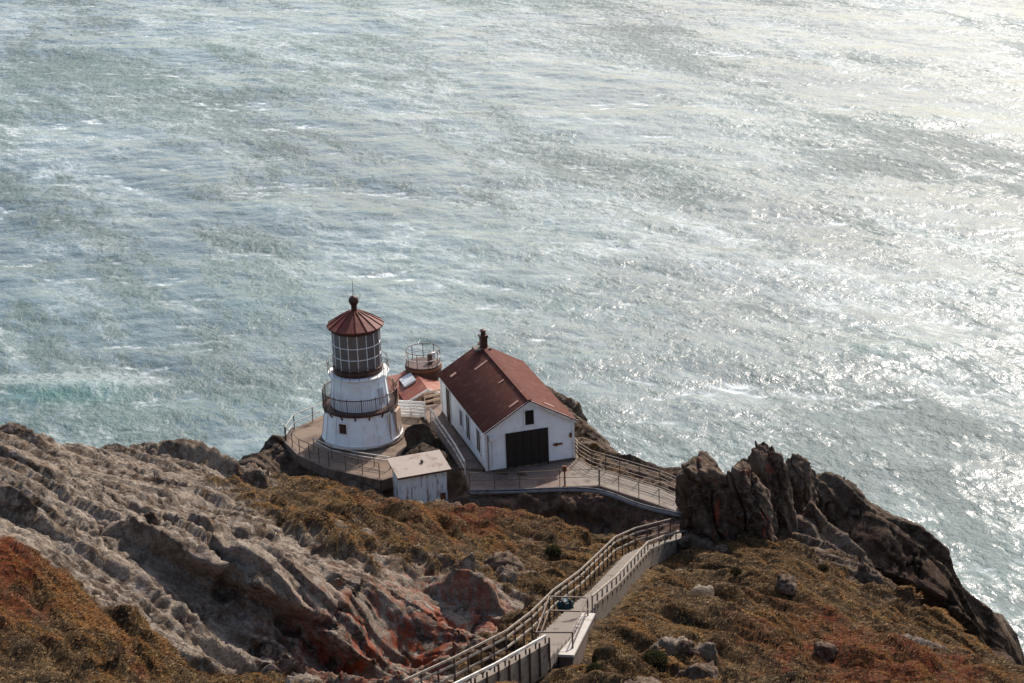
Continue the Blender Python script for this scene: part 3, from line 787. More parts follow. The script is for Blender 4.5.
# ------------------------------------------------------------------ rocks
def rock_obj(name, base, size, lean=(0, 0), rz=0.0, seed=1, mat='rock_dark', taper=.45, sub=5, rough=.16, label=None, group=None, sink=.25, flatz=.75):
    bm = bmesh.new(); bmesh.ops.create_icosphere(bm, subdivisions=sub, radius=1)
    p = np.array([v.co[:] for v in bm.verts]); p /= np.linalg.norm(p, axis=1)[:, None]
    rng = np.random.default_rng(seed); nf = 26
    pn = rng.normal(size=(nf, 3)); pn[:, 2] *= flatz; pn /= np.linalg.norm(pn, axis=1)[:, None]
    pd = rng.uniform(.60, .98, nf)
    pn[0] = (.25, -.1, .96); pd[0] = .86; pn[1] = (-.5, .2, .84); pd[1] = .90
    pw = p + .10 * np.stack([fbm(p * 2 + seed, 3, seed), fbm(p * 2 + seed, 3, seed + 40), fbm(p * 2 + seed, 3, seed + 80)], 1)
    dt = pw @ pn.T
    q = p * np.where(dt > .05, pd / np.maximum(dt, .05), 9).min(1)[:, None]      # broken by planes, like split rock
    h = np.clip((q[:, 2] + 1) / 2, 0, 1)
    tp = 1.12 * (1 - taper * h)
    q[:, 0] *= tp; q[:, 1] *= tp
    s = np.array(size) / 2
    w = q * s; w[:, 2] += s[2]
    w[:, 0] += lean[0] * h ** 1.2; w[:, 1] += lean[1] * h ** 1.2
    nn = p
    so = np.array([seed * 17.3, seed * 7.1, seed * 3.7]); m = float(np.cbrt(size[0] * size[1] * size[2]))
    # joints: steep cracks and small broken facets
    jt = (w[:, 0] * 1.0 + w[:, 2] * .28 * (1 if lean[0] <= 0 else -1) + .25 * m * fbm(w / m * 1.3 + so, 3, seed)) / m * 3.2
    fr = jt - np.floor(jt); rb = rnd(np.floor(jt).astype(np.int64), np.zeros(len(jt), np.int64), np.zeros(len(jt), np.int64), seed)
    d = (rb - .5) * 1.3 - 1.0 * (1 - sstep(0, .07, np.minimum(fr, 1 - fr))) * (rb > .4)
    f1, f2, off, rr = worley((w * [1.3, 1.3, .8]) / m * 3.4 + so, seed + 5)
    d += (rr[:, 0] - .5) * .5 + (off[:, 0] * (rr[:, 1] - .5) + off[:, 2] * (rr[:, 2] - .5)) * .9
    d += fbm(w / m * 2.0 + so, 3, seed + 2) * .5 + fbm(w / m * 9 + so, 4, seed + 9) * .28
    w += nn * (d * rough * .55 * m)[:, None]
    cz, sz = cos(rz), sin(rz)
    w = np.stack([w[:, 0] * cz - w[:, 1] * sz, w[:, 0] * sz + w[:, 1] * cz, w[:, 2] - sink * size[2]], 1)
    for vtx, c in zip(bm.verts, w): vtx.co = c
    for f in bm.faces: f.smooth = True
    me = bpy.data.meshes.new(name); bm.to_mesh(me); bm.free(); me.materials.append(M[mat])
    o = bpy.data.objects.new(name, me); COL.objects.link(o); o.location = Vector([float(k) for k in base])
    tag(o, label, 'rock', group); return o


def pix_rock(name, cx, by, z, wpx, hpx, dpt, **kw):
    b = at(cx, by, z); dist = np.linalg.norm(b - CC); k = dist / FPX
    h = hpx * k / cos(radians(26)) / (1 - kw.get('sink', .25)) * .92
    return rock_obj(name, b, (wpx * k, dpt, h), **kw)


GR = 'rock pinnacles beside the stairway'
PK = dict(group=GR, rough=.19, sub=6, flatz=.42)
pix_rock('rock_pinnacle', 709, 550, 77.0, 74, 96, 3.2, lean=(-.2, .2), seed=31, taper=.06, label='squat dark rock pinnacle nearest the stairway end, hiding the path behind it', **PK)
pix_rock('rock_pinnacle', 758, 546, 77.4, 66, 86, 2.6, lean=(-.9, .3), seed=25, taper=.16, label='broad slanting dark rock slab in front of the tallest pinnacle', **PK)
pix_rock('rock_pinnacle', 782, 540, 76.8, 62, 106, 2.8, lean=(-1.2, .4), seed=28, taper=.14, label='tallest dark rock pinnacle with a pointed leaning top', **PK)
pix_rock('rock_pinnacle', 800, 512, 75.6, 38, 60, 2.0, lean=(-.3, .2), seed=37, taper=.05, label='narrow square topped pinnacle right of the tallest one', **PK)
pix_rock('rock_pinnacle', 735, 534, 76.6, 36, 62, 1.8, lean=(-.1, .1), seed=14, taper=.15, label='thin upright rock wedged between the squat pinnacle and the broad slab', **PK)
pix_rock('boulder', 812, 532, 76.6, 30, 34, 1.6, seed=17, taper=.2, label='rounded dark boulder at the right foot of the rock pinnacles')
pix_rock('boulder', 694, 556, 77.4, 48, 26, 1.8, seed=19, taper=.2, label='low rounded boulder touching the far end of the stairway')
for k, (px, py, wp, hp, mt, lb) in enumerate([
    (152, 521, 20, 18, 'rock_dark', 'round dark boulder lying alone on the pale left rock slope'),
    (825, 655, 34, 18, 'rock_mid', 'pale grey rock poking out of the lower right grass slope'),
    (787, 585, 26, 12, 'rock_mid', 'small pale rock high on the right grass slope'),
    (688, 648, 20, 12, 'rock_mid', 'small grey rock in grass right of the landing'),
    (700, 676, 44, 22, 'rock_mid', 'grey rock at the bottom edge right of the stairway'),
    (720, 552, 34, 10, 'rock_mid', 'flat grey rock below the squat pinnacle'),
    (865, 572, 16, 14, 'rock_mid', 'pale rock on the grassy ridge before the dark cliff'),
    (640, 688, 60, 12, 'rock_mid', 'broad pale rock slab cut by the bottom edge of the photo'),
    (505, 565, 46, 20, 'rock_mid', 'pale rock among turf between red stained face and stairway'),
    (320, 604, 20, 14, 'rock_dark', 'dark block fallen at the middle of the left rock face')]):
    p = on_land(px, py); q = np.linalg.norm(p - CC) / FPX
    rock_obj('boulder', p, (wp * q, wp * q * .9, hp * q * 1.6), seed=30 + k, mat=mt, taper=.25, sub=4, rough=.2, label=lb, sink=.52, rz=k * .7)

# dark shrubs
def shrub(px, py, wpx, label):
    p = on_land(px, py); q = np.linalg.norm(p - CC) / FPX; r = wpx * q / 2
    rng = np.random.default_rng(int(px)); n = 2600
    d = rng.normal(size=(n, 3)); d[:, 2] = np.abs(d[:, 2]); d /= np.linalg.norm(d, axis=1)[:, None]
    rad = r * (.55 + .45 * rng.random(n) ** .5) * (1 + .35 * fbm(d * 2.2 + px, 3, 4))
    c = d * rad[:, None] * [1, 1, .95]; a = rng.normal(size=(n, 3)); a /= np.linalg.norm(a, axis=1)[:, None]; b = np.cross(d + .4 * rng.normal(size=(n, 3)), a)
    s = r * rng.uniform(.05, .11, n)[:, None]
    VV = np.stack([c - a * s * .5, c + a * s * .5, c + b * s * 1.4 + d * s], 1).reshape(-1, 3)
    col = np.array([.030, .030, .016]) * rng.uniform(.5, 1.5, (n, 1)) + (rng.random((n, 1)) < .12) * np.array([.06, .035, .012])
    root = tag(empty('shrub', p), label, 'shrub', 'dark shrubs on the slopes')
    o = big_mesh('foliage', VV, np.arange(n * 3).reshape(-1, 3), M['grass'], {'tint': np.repeat(col, 3, 0)}, smooth=False); o.parent = root
    st = MB()
    for k in range(7):
        a = k * 2 * pi / 7; st.tube([(0, 0, -.1), (cos(a) * r * .3, sin(a) * r * .3, r * .4), (cos(a) * r * .6, sin(a) * r * .6, r * .62)], [.02, .014, .006], 5)
    st.build('stem', M['leather'], root)


shrub(594, 671, 16, 'round dark shrub right below the stair landing')
shrub(736, 573, 12, 'small dark shrub high on the right grass slope below the pinnacles')
shrub(823, 570, 12, 'dark shrub on the grassy ridge before the dark cliff')
shrub(553, 553, 16, 'olive shrub on the left turf beside the upper stairway')
shrub(655, 663, 26, 'wide low dark shrub near the bottom edge right of landing')

# ------------------------------------------------------------------ terrace and platform
tag(MB().prism(PLATFORM, ZP - .75, ZP).build('lighthouse_platform', M['concrete'], bevel=.03), kind='structure')
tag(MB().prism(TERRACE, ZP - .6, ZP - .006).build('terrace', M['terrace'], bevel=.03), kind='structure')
ptop = TERR_FRONT[2:] + [(11.6, 108.6), (11.8, 110.4)] + TERR_BACK
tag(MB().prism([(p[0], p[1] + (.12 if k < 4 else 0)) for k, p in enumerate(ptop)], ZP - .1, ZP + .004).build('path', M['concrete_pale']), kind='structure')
kb = MB()
for a, b in zip(PLATFORM[9:] + PLATFORM[:4], PLATFORM[:5]):
    kb.bar((a[0], a[1], ZP - .25), (b[0], b[1], ZP - .25), .26, .68)
tag(kb.build('platform_kerb', M['concrete_dark'], bevel=.02), kind='structure')


# ------------------------------------------------------------------ fences
def fence(name, label, line, step=1.6, h=1.05, rails=(1.05, .55), post=.06, rail=.05, mat='rail_white', pmat=None, cat='railing', group=None, both=True, plank=None):
    line = [Vector([float(q) for q in p]) for p in line]
    root = tag(empty(name, line[0]), label, cat, group); o = line[0]
    loc = [p - o for p in line]
    pr = []
    for i, (a, b) in enumerate(zip(loc[:-1], loc[1:])):
        n = max(1, round((b - a).length / step))
        for k in range(n + (1 if i == len(loc) - 2 else 0)): pr.append(a.lerp(b, k / n))
    for p in pr:
        MB().bar(p - Vector((0, 0, .12)), p + Vector((0, 0, h)), post).build('post', M[pmat or mat], root)
    for z in rails:
        m = MB()
        for a, b in zip(loc[:-1], loc[1:]):
            d = (b - a).normalized() * rail * .5
            m.bar(a - d + Vector((0, 0, z)), b + d + Vector((0, 0, z)), rail, plank or rail)
        m.build('rail', M[mat], root)
    return root


def L3(pl, z): return [(p[0], p[1], z) for p in pl]


fence('railing', 'thin dark railing along the near edge of the lighthouse platform', L3([PLATFORM[0], (-14.15, 120.05), (-12.05, 117.7), (-8.7, 115.6)], ZP), 1.15, 1.1, (1.1, .6), .05, .035, 'rail_dark')
fence('railing', 'white two rail fence at the outer left corner of the lighthouse platform', L3([(-12.6, 127.0), (-14.9, 124.5), (-15.25, 122.4)], ZP), 1.6, 1.05, (1.05, .5), .06, .045, 'rail_white', 'rail_dark')
fence('railing', 'low white double rail curving before the foot of the lighthouse', L3([(-13.3, 120.9), (-12.0, 119.3), (-10.2, 118.2), (-8.1, 117.2)], ZP), 1.5, .8, (.8, .55), .05, .05, 'rail_white', 'rail_dark')
fence('board_fence', 'white board fence with a sagging plank between lighthouse and house', [at(397, 416, ZP), at(425, 418, ZP)], 1.0, 1.15, (1.1, .86, .62, .38, .14), .09, .035, 'trim', cat='fence', plank=.17)
fence('board_fence', 'short tan board fence at the back corner of the house', [at(425, 407, ZP), at(441, 403, ZP)], 1.0, 1.1, (1.0, .7, .35), .09, .035, 'tan_wall', cat='fence', plank=.16)
fence('side_railing', 'white sloping railing along the walk beside the left house wall', [tuple(hpt(-1.15, 9.6)) + (ZP,), tuple(hpt(-1.25, 3)) + (ZP,), tuple(hpt(-1.35, .3)) + (ZP - .1,)], 2.0, 1.0, (1.0, .93, .5), .08, .08, 'rail_white')
TF = TERR_FRONT
fence('railing', 'thin brown railing on the terrace edge in front of the dark house door', L3([(p[0], p[1] + .2) for p in TF[:4]], ZP), 1.9, 1.05, (1.05, .55), .045, .03, 'rail_dark')
fence('railing', 'thin brown railing on the near edge of the curving path', L3([(p[0] - .05, p[1] + .22) for p in TF[3:]], ZP), 1.3, 1.05, (1.05, .55), .045, .04, 'rail_wood', 'rail_dark')
TB = TERR_BACK[::-1]
fence('railing', 'pale multi rail fence on the seaward side of the curving path', L3([tuple(hpt(6.15, .6))] + TB, ZP), 1.4, 1.2, (1.2, .98, .7, .42, .12), .05, .035, 'rail_wood', 'rail_dark')

# pipe on the outer edge of the terrace
pp = [(p[0], p[1] - .22 - (.25 if 3 <= i <= 4 else 0), ZP - .12 - (.25 if i == 4 else 0)) for i, p in enumerate(TF)]
pipe = tag(empty('pipe', pp[0]), 'grey blue pipe running along the outer edge of terrace and path', 'pipe')
pl_ = [Vector(p) - Vector(pp[0]) for p in pp]; fine = []
for a, b in zip(pl_[:-1], pl_[1:]): fine += [a.lerp(b, k / 6) for k in range(6)]
fine.append(pl_[-1])
for _ in range(6): fine = [fine[0]] + [(fine[i - 1] + fine[i] * 2 + fine[i + 1]) / 4 for i in range(1, len(fine) - 1)] + [fine[-1]]
MB().tube(fine, .10, 8).build('tube', M['pipe'], pipe, smooth=True)
MB().tube([p + Vector((0, .05, .17)) for p in fine], .05, 8).build('conduit', M['pipe'], pipe, smooth=True)

# post with lamp box
p = at(565, 487, ZP)
lp = tag(empty('marker_post', p), 'dark steel post with a small box standing on the terrace edge', 'post')
MB().tube([(0, 0, -.05), (0, 0, 1.45)], .05, 8).build('pole', M['rail_dark'], lp)
MB().box((0, 0, 1.25), (.26, .2, .34)).build('junction_box', M['rust'], lp, bevel=.01)
MB().lathe([(.14, 0), (.14, .06), (.05, .1)], 10).build('foot_plate', M['rust'], lp)


# ------------------------------------------------------------------ lighthouse
def make_lighthouse():
    r = tag(empty('lighthouse', (LH[0], LH[1], ZP), radians(6)), 'white iron lighthouse with two tiers, dark lantern and red conical roof', 'lighthouse')
    N16 = 16
    fl = MB().lathe([(2.80, -.1), (2.80, .12), (2.72, .15)], 32).build('foundation', M['concrete_dark'], r)
    MB().lathe([(2.68, .15), (2.66, .3), (2.36, 2.2), (2.36, 2.3)], N16).build('lower_wall', M['white_iron'], r)
    # pilaster ribs at the plate joints
    m = MB()
    for k in range(N16):
        a = 2 * pi * k / N16
        m.bar((2.69 * cos(a), 2.69 * sin(a), .25), (2.385 * cos(a), 2.385 * sin(a), 2.2), .07, .04, (cos(a), sin(a), 0))
    m.build('plate_ribs', M['white_iron'], r)
    m = MB()
    for (z, rr) in ((.26, 2.72), (2.2, 2.42)): m.lathe([(rr - .06, z), (rr, z), (rr, z + .09), (rr - .06, z + .09)], 32)
    m.build('band', M['trim'], r)
    # gallery
    g = MB().lathe([(2.2, 2.27), (2.50, 2.30), (2.54, 2.40), (2.50, 2.46), (1.6, 2.46)], 48).build('gallery_deck', M['dark_iron'], r)
    gr = MB()
    for z, t in ((3.46, .055), (2.56, .04)):
        ring = [(2.46 * cos(2 * pi * k / 48), 2.46 * sin(2 * pi * k / 48), z) for k in range(49)]
        gr.tube(ring, t * .6, 6, False)
    for k in range(112):
        a = 2 * pi * k / 112
        gr.bar((2.46 * cos(a), 2.46 * sin(a), 2.44), (2.46 * cos(a), 2.46 * sin(a), 3.46 + (.12 if k % 7 == 0 else 0)), .06 if k % 7 == 0 else .024)
    gr.build('gallery_railing', M['rail_dark'], r)
    for k in range(16):
        a = 2 * pi * (k + .5) / 16
        MB().bar((2.30 * cos(a), 2.30 * sin(a), 2.0), (2.48 * cos(a), 2.48 * sin(a), 2.3), .08, .1).build('bracket_or_hole', M['dark_iron'], r)
    # upper tier
    MB().lathe([(1.98, 2.44), (1.95, 2.6), (1.76, 4.42), (1.82, 4.5), (1.82, 4.56)], N16).build('upper_wall', M['white_iron'], r)
    m = MB()
    for k in range(N16):
        a = 2 * pi * k / N16
        m.bar((1.965 * cos(a), 1.965 * sin(a), 2.55), (1.785 * cos(a), 1.785 * sin(a), 4.4), .05, .035, (cos(a), sin(a), 0))
    m.lathe([(1.81, 4.2), (1.86, 4.22), (1.86, 4.3), (1.80, 4.32)], 32)
    m.build('plate_ribs', M['white_iron'], r)
    # lantern gallery
    MB().lathe([(1.5, 4.57), (2.0, 4.60), (2.04, 4.66), (2.0, 4.71), (1.5, 4.71)], 40).build('lantern_gallery', M['trim'], r)
    m = MB()
    for k in range(20):
        a = 2 * pi * k / 20; m.bar((2.0 * cos(a), 2.0 * sin(a), 4.68), (2.0 * cos(a), 2.0 * sin(a), 5.55), .035)
    for z in (5.1, 5.5): m.tube([(2.0 * cos(2 * pi * k / 40), 2.0 * sin(2 * pi * k / 40), z) for k in range(41)], .018, 5, False)
    m.build('lantern_railing', M['rail_dark'], r)
    # lantern
    MB().lathe([(1.62, 4.70), (1.62, 5.0), (1.66, 5.02), (1.66, 5.14), (1.56, 5.16)], 32).build('lantern_base', M['dark_iron'], r)
    for k in range(16):
        a0, a1 = 2 * pi * k / 16, 2 * pi * (k + 1) / 16; R = 1.56
        for (z0, z1) in ((5.16, 5.93), (5.93, 6.72), (6.72, 7.82)):
            vs = [(R * cos(a0), R * sin(a0), z0), (R * cos(a1), R * sin(a1), z0), (R * cos(a1), R * sin(a1), z1), (R * cos(a0), R * sin(a0), z1)]
            vs += [(q[0] * .985, q[1] * .985, q[2]) for q in vs]
            MB().add(vs, [(0, 1, 2, 3), (7, 6, 5, 4), (0, 4, 5, 1), (1, 5, 6, 2), (2, 6, 7, 3), (3, 7, 4, 0)]).build('window_pane', M['glass'], r)
    m = MB()
    for k in range(16):
        a = 2 * pi * k / 16; m.bar((1.575 * cos(a), 1.575 * sin(a), 5.1), (1.575 * cos(a), 1.575 * sin(a), 7.85), .05)
    for z in (5.93, 6.72):
        for k in range(16):
            a0, a1 = 2 * pi * k / 16, 2 * pi * (k + 1) / 16
            m.bar((1.575 * cos(a0), 1.575 * sin(a0), z), (1.575 * cos(a1), 1.575 * sin(a1), z), .046)
    m.build('glazing_bars', M['trim'], r)
    # lens inside
    MB().lathe([(.3, 4.7), (.4, 5.4), (.75, 5.7), (.95, 6.3), (.95, 6.7), (.7, 7.2), (.3, 7.5)], 20).build('lens', M['lens'], r)
    # roof
    MB().lathe([(1.60, 7.80), (1.72, 7.78), (1.88, 7.86), (1.88, 7.93), (1.10, 8.42), (.34, 8.84), (.30, 8.9)], 16).build('roof', M['red_iron'], r)
    m = MB()
    for k in range(16):
        a = 2 * pi * k / 16
        for p0, p1 in (((1.89, 7.94), (1.11, 8.44)), ((1.11, 8.44), (.35, 8.86))):
            m.bar((p0[0] * cos(a), p0[0] * sin(a), p0[1]), (p1[0] * cos(a), p1[0] * sin(a), p1[1]), .06, .06, (0, 0, 1))
    m.build('roof_ribs', M['red_iron'], r)
    MB().lathe([(1.575, 7.60), (1.65, 7.62), (1.65, 7.80), (1.575, 7.81)], 32).build('eave_ring', M['dark_iron'], r)
    MB().lathe([(.22, 8.86), (.19, 9.0), (.19, 9.25), (.24, 9.3), (.30, 9.42), (.33, 9.56), (.30, 9.72), (.20, 9.84), (.08, 9.9), (.03, 9.92)], 20).build('vent_ball', M['dark_iron'], r, smooth=True)
    MB().tube([(0, 0, 9.9), (0, 0, 11.1)], [.022, .010], 6).build('lightning_rod', M['rail_dark'], r)
    # window and door frames set on the walls, facing the camera
    def wall_box(name, ang, z, R, w, h, mat, t=.08, parent=r):
        X_ = Vector((-sin(ang), cos(ang), 0)); Y_ = Vector((cos(ang), sin(ang), 0))
        return MB().box(Y_ * R + Vector((0, 0, z)), (w, t, h), (X_, Y_, Vector((0, 0, 1)))).build(name, M[mat], parent)
    aw = radians(-90 - 6 - 25)
    wall_box('window_frame', aw, 1.50, 2.46, .66, .82, 'trim', .14)
    wall_box('window', aw, 1.50, 2.48, .50, .66, 'dark_iron', .14)
    ad = radians(-6 - 14)
    wall_box('door', ad, 1.15, 2.50, .95, 1.9, 'tan_wall', .2)
    wall_box('upper_door', radians(-96 + 52), 3.3, 1.86, .42, 1.1, 'pale_sheet', .12)
    wall_box('downpipe', radians(-6 - 40), 1.2, 2.60, .07, 2.1, 'tan_wall', .07)


make_lighthouse()


# ------------------------------------------------------------------ fog signal house
def make_house():
    r = tag(empty('gabled_house', (HOUSE_A[0], HOUSE_A[1], ZP), HROT), 'white gabled house with dark red metal roof and large dark door', 'house')
    W, L, E, R = HW, HL, 2.85, 4.55
    MB().box((W / 2, L / 2, .05), (W + .12, L + .12, .2)).build('foundation', M['concrete_dark'], r)
    w = MB()
    gab = [(0, 0, .1), (W, 0, .1), (W, 0, E), (W / 2, 0, R), (0, 0, E)]
    w.add(gab + [(x, L, z) for x, y, z in gab], [(0, 1, 2, 3, 4), (9, 8, 7, 6, 5), (0, 5, 6, 1), (1, 6, 7, 2), (4, 9, 5, 0), (2, 7, 8, 3), (3, 8, 9, 4)])
    w.build('wall', M['white_board'], r)
    # corrugated roof, two slopes
    ov, oe = .16, .26; sl = (R - E) / (W / 2)
    def slope(sgn):
        n = 170; m = MB(); rows = []
        for j in range(n + 1):
            y = -oe + (L + 2 * oe) * j / n; dz = .022 * sin(2 * pi * y / .245)
            xo = -ov if sgn < 0 else W + ov
            zo = E - sl * ov
            rows.append(((xo, y, zo + .05 + dz), (W / 2, y, R + .05 + dz)))
        vs = [p for q in rows for p in q] + [(p[0], p[1], p[2] - .06) for q in rows for p in q]; k = 2 * (n + 1)
        fs = [(2 * j, 2 * j + 1, 2 * j + 3, 2 * j + 2) for j in range(n)] + [(k + 2 * j, k + 2 * j + 2, k + 2 * j + 3, k + 2 * j + 1) for j in range(n)]
        fs += [(2 * j, 2 * j + 2, k + 2 * j + 2, k + 2 * j) for j in range(n)] + [(0, k, k + 1, 1), (2 * n, 2 * n + 1, k + 2 * n + 1, k + 2 * n)]
        return m.add(vs, fs).build('roof', M['red_roof'], r, smooth=True)
    rl = slope(-1); rr = slope(1)
    MB().bar((W / 2, -oe, R + .085), (W / 2, L + oe, R + .085), .3, .06).build('ridge_cap', M['red_roof'], rl)
    # pale repaired sheets
    def patch(u0, y, wd, ln, par, sgn):
        x0 = W / 2 + sgn * u0; z0 = R + .09 - sl * u0; x1 = W / 2 + sgn * (u0 + ln); z1 = R + .09 - sl * (u0 + ln)
        m = MB(); m.add([(x0, y, z0), (x0, y + wd, z0), (x1, y + wd, z1), (x1, y, z1), (x0, y, z0 + .015), (x0, y + wd, z0 + .015), (x1, y + wd, z1 + .015), (x1, y, z1 + .015)],
              [(0, 1, 2, 3), (7, 6, 5, 4), (0, 4, 5, 1), (1, 5, 6, 2), (2, 6, 7, 3), (3, 7, 4, 0)]).build('patch_sheet', M['patch'], par)
    t = NT('faded_patch_paint'); nn = t.noise(t.coord('Object', (1, 8, 1)), 2.5, 4, .6)
    M['patch'] = t.done(t.bsdf(t.mix(t.rng(nn, .35, .65), (.19, .06, .045), (.33, .22, .18)), .7))
    patch(.35, 8.0, .22, .9, rl, -1); patch(.5, .5, .25, .6, rl, -1); patch(.35, 4.2, .2, .35, rl, -1); patch(2.2, 9.3, .3, .4, rl, -1); patch(1.2, .6, .2, .7, rr, 1)
    # barge boards and corner trim
    m = MB()
    for y in (-.03,):
        m.bar((-.16, y - .17, E - sl * .16 - .05), (W / 2, y - .17, R - .05), .05, .2); m.bar((W / 2, y - .17, R - .05), (W + .16, y - .17, E - sl * .16 - .05), .05, .2)
    m.build('barge_board', M['trim'], r)
    for x in (.04, W - .04): MB().box((x, -.03, E / 2), (.16, .05, E - .1)).build('corner_trim', M['trim'], r)
    for y in (.1, L - .1): MB().box((-.03, y, E / 2), (.05, .16, E - .12)).build('corner_trim', M['trim'], r)
    MB().box((-.045, L / 2, E - .14), (.07, L, .16)).build('eave_board', M['trim'], r)
    # big door
    d = MB().box((2.72, -.012, 1.2), (2.62, .09, 2.36)).build('door', M['door_dark'], r)
    f = MB()
    f.box((1.36, -.03, 1.2), (.1, .07, 2.36)); f.box((4.08, -.03, 1.2), (.1, .07, 2.36)); f.box((2.72, -.03, 2.44), (2.82, .07, .12))
    f.build('frame', M['door_dark'], d)
    for k in range(1, 5): MB().box((1.41 + k * .524, -.06, 1.2), (.03, .02, 2.3)).build('door_rib', M['opening'], d)
    # gable window
    wi = MB().box((W / 2, -.012, 3.38), (.58, .08, .98)).build('window', M['opening'], r)
    m = MB(); m.box((W / 2 - .33, -.03, 3.38), (.08, .07, 1.14)); m.box((W / 2 + .33, -.03, 3.38), (.08, .07, 1.14)); m.box((W / 2, -.03, 3.91), (.58, .07, .08)); m.box((W / 2, -.04, 2.85), (.78, .1, .08))
    m.build('frame', M['trim'], wi)
    # left wall openings
    for (y, wd, z0, z1, nm) in ((1.55, .75, .85, 2.35, 'window'), (4.0, .8, .75, 2.4, 'window'), (5.7, .6, 1.05, 2.15, 'window'), (8.9, .95, .1, 2.5, 'side_door')):
        w_ = MB().box((-.012, y, (z0 + z1) / 2), (.08, wd, z1 - z0)).build(nm, M['opening'], r)
        m = MB()
        for s in (-1, 1): m.box((-.03, y + s * (wd / 2 + .05), (z0 + z1) / 2), (.07, .09, z1 - z0 + .1))
        m.box((-.03, y, z1 + .05), (.07, wd, .09))
        if nm == 'window': m.box((-.05, y, z0 - .04), (.12, wd + .2, .07)); m.box((-.055, y, (z0 + z1) / 2), (.03, .04, z1 - z0))
        m.build('frame', M['trim'], w_)
    # chimney
    c = MB().box((W / 2, L - .75, R + .42), (.46, .46, .85)).build('chimney', M['dark_iron'], r, bevel=.03)
    MB().box((W / 2, L - .75, R + .90), (.58, .58, .16)).build('chimney_cap', M['dark_iron'], c, bevel=.02)
    MB().lathe([(.17, 0), (.17, .28), (.22, .3), (.22, .38), (.1, .44)], 12, (W / 2, L - .75, R + .95)).build('flue', M['dark_iron'], c)
    MB().box((W / 2 - .15, L - .75, R + .03), (1.1, .9, .16)).build('flashing', M['rail_dark'], c)
    # fittings on the front
    MB().box((.42, -.12, 2.35), (.42, .2, .3)).build('lamp_box', M['trim'], r, bevel=.02)
    MB().tube([(.42, -.06, 2.2), (.42, -.06, .3)], .035, 6).build('conduit', M['trim'], r)
    MB().tube([(.12, -.09, 2.6), (.12, -.09, .15)], .04, 6).build('downpipe', M['rail_wood'], r)
    h = MB(); h.box((4.75, -.05, 1.25), (.62, .04, .12)); h.box((4.65, -.07, 1.25), (.16, .05, .22)); h.build('door_latch', M['rust'], r)
    MB().box((5.62, -.06, 1.75), (.14, .06, .3)).build('hinge', M['rust'], r)


make_house()


# ------------------------------------------------------------------ shed
def make_shed():
    rz = radians(18.8)
    o3 = (-7.25, 113.85, 72.7)
    r = tag(empty('shed', o3, rz), 'small weathered plank shed with flat pinkish grey pent roof', 'shed')
    W, D, H0, H1 = 2.95, 1.85, 2.15, 2.45
    x0 = 0.0
    MB().add([(x0, 0, 0), (x0 + W, 0, 0), (x0 + W, D, 0), (x0, D, 0), (x0, 0, H0), (x0 + W, 0, H0), (x0 + W, D, H1), (x0, D, H1)],
             [(3, 2, 1, 0), (4, 5, 6, 7), (0, 1, 5, 4), (1, 2, 6, 5), (2, 3, 7, 6), (3, 0, 4, 7)]).build('wall', M['planks'], r)
    m = MB(); n = 13
    for k in range(n + 1): m.bar((x0 + W * k / n, -.012, .02), (x0 + W * k / n, -.012, H0 - .05), .035, .03, (0, 1, 0))
    for k in range(10): m.bar((x0 - .012, D * k / 9, .02), (x0 - .012, D * k / 9, H0 - .05 + (H1 - H0) * k / 9), .03, .035, (0, 1, 0))
    m.build('battens', M['planks'], r)
    a = .28
    rf = MB().add([(x0 - a, -a, H0 - .02), (x0 + W + a, -a, H0 - .02), (x0 + W + a, D + a, H1 + .06), (x0 - a, D + a, H1 + .06), (x0 - a, -a, H0 + .09), (x0 + W + a, -a, H0 + .09), (x0 + W + a, D + a, H1 + .17), (x0 - a, D + a, H1 + .17)],
             [(3, 2, 1, 0), (4, 5, 6, 7), (0, 1, 5, 4), (1, 2, 6, 5), (2, 3, 7, 6), (3, 0, 4, 7)]).build('roof', M['shed_roof'], r)
    MB().lathe([(.08, 0), (.08, .16), (.12, .18), (.12, .22), (.02, .26)], 10, (x0 + W * .58, D * .55, H1 - .08)).build('vent', M['dark_iron'], rf)
    MB().box((x0 + W / 2, -a - .015, H0 + .02), (W + 2 * a, .03, .1)).build('fascia', M['dark_iron'], rf)
    MB().box((x0 + W * .9, -.04, .35), (.35, .03, .5)).build('rusty_patch', M['rust'], r)
    MB().box((x0 + W / 2, D / 2, -.25), (W + .1, D + .1, .5)).build('footing', M['concrete_dark'], r)


make_shed()


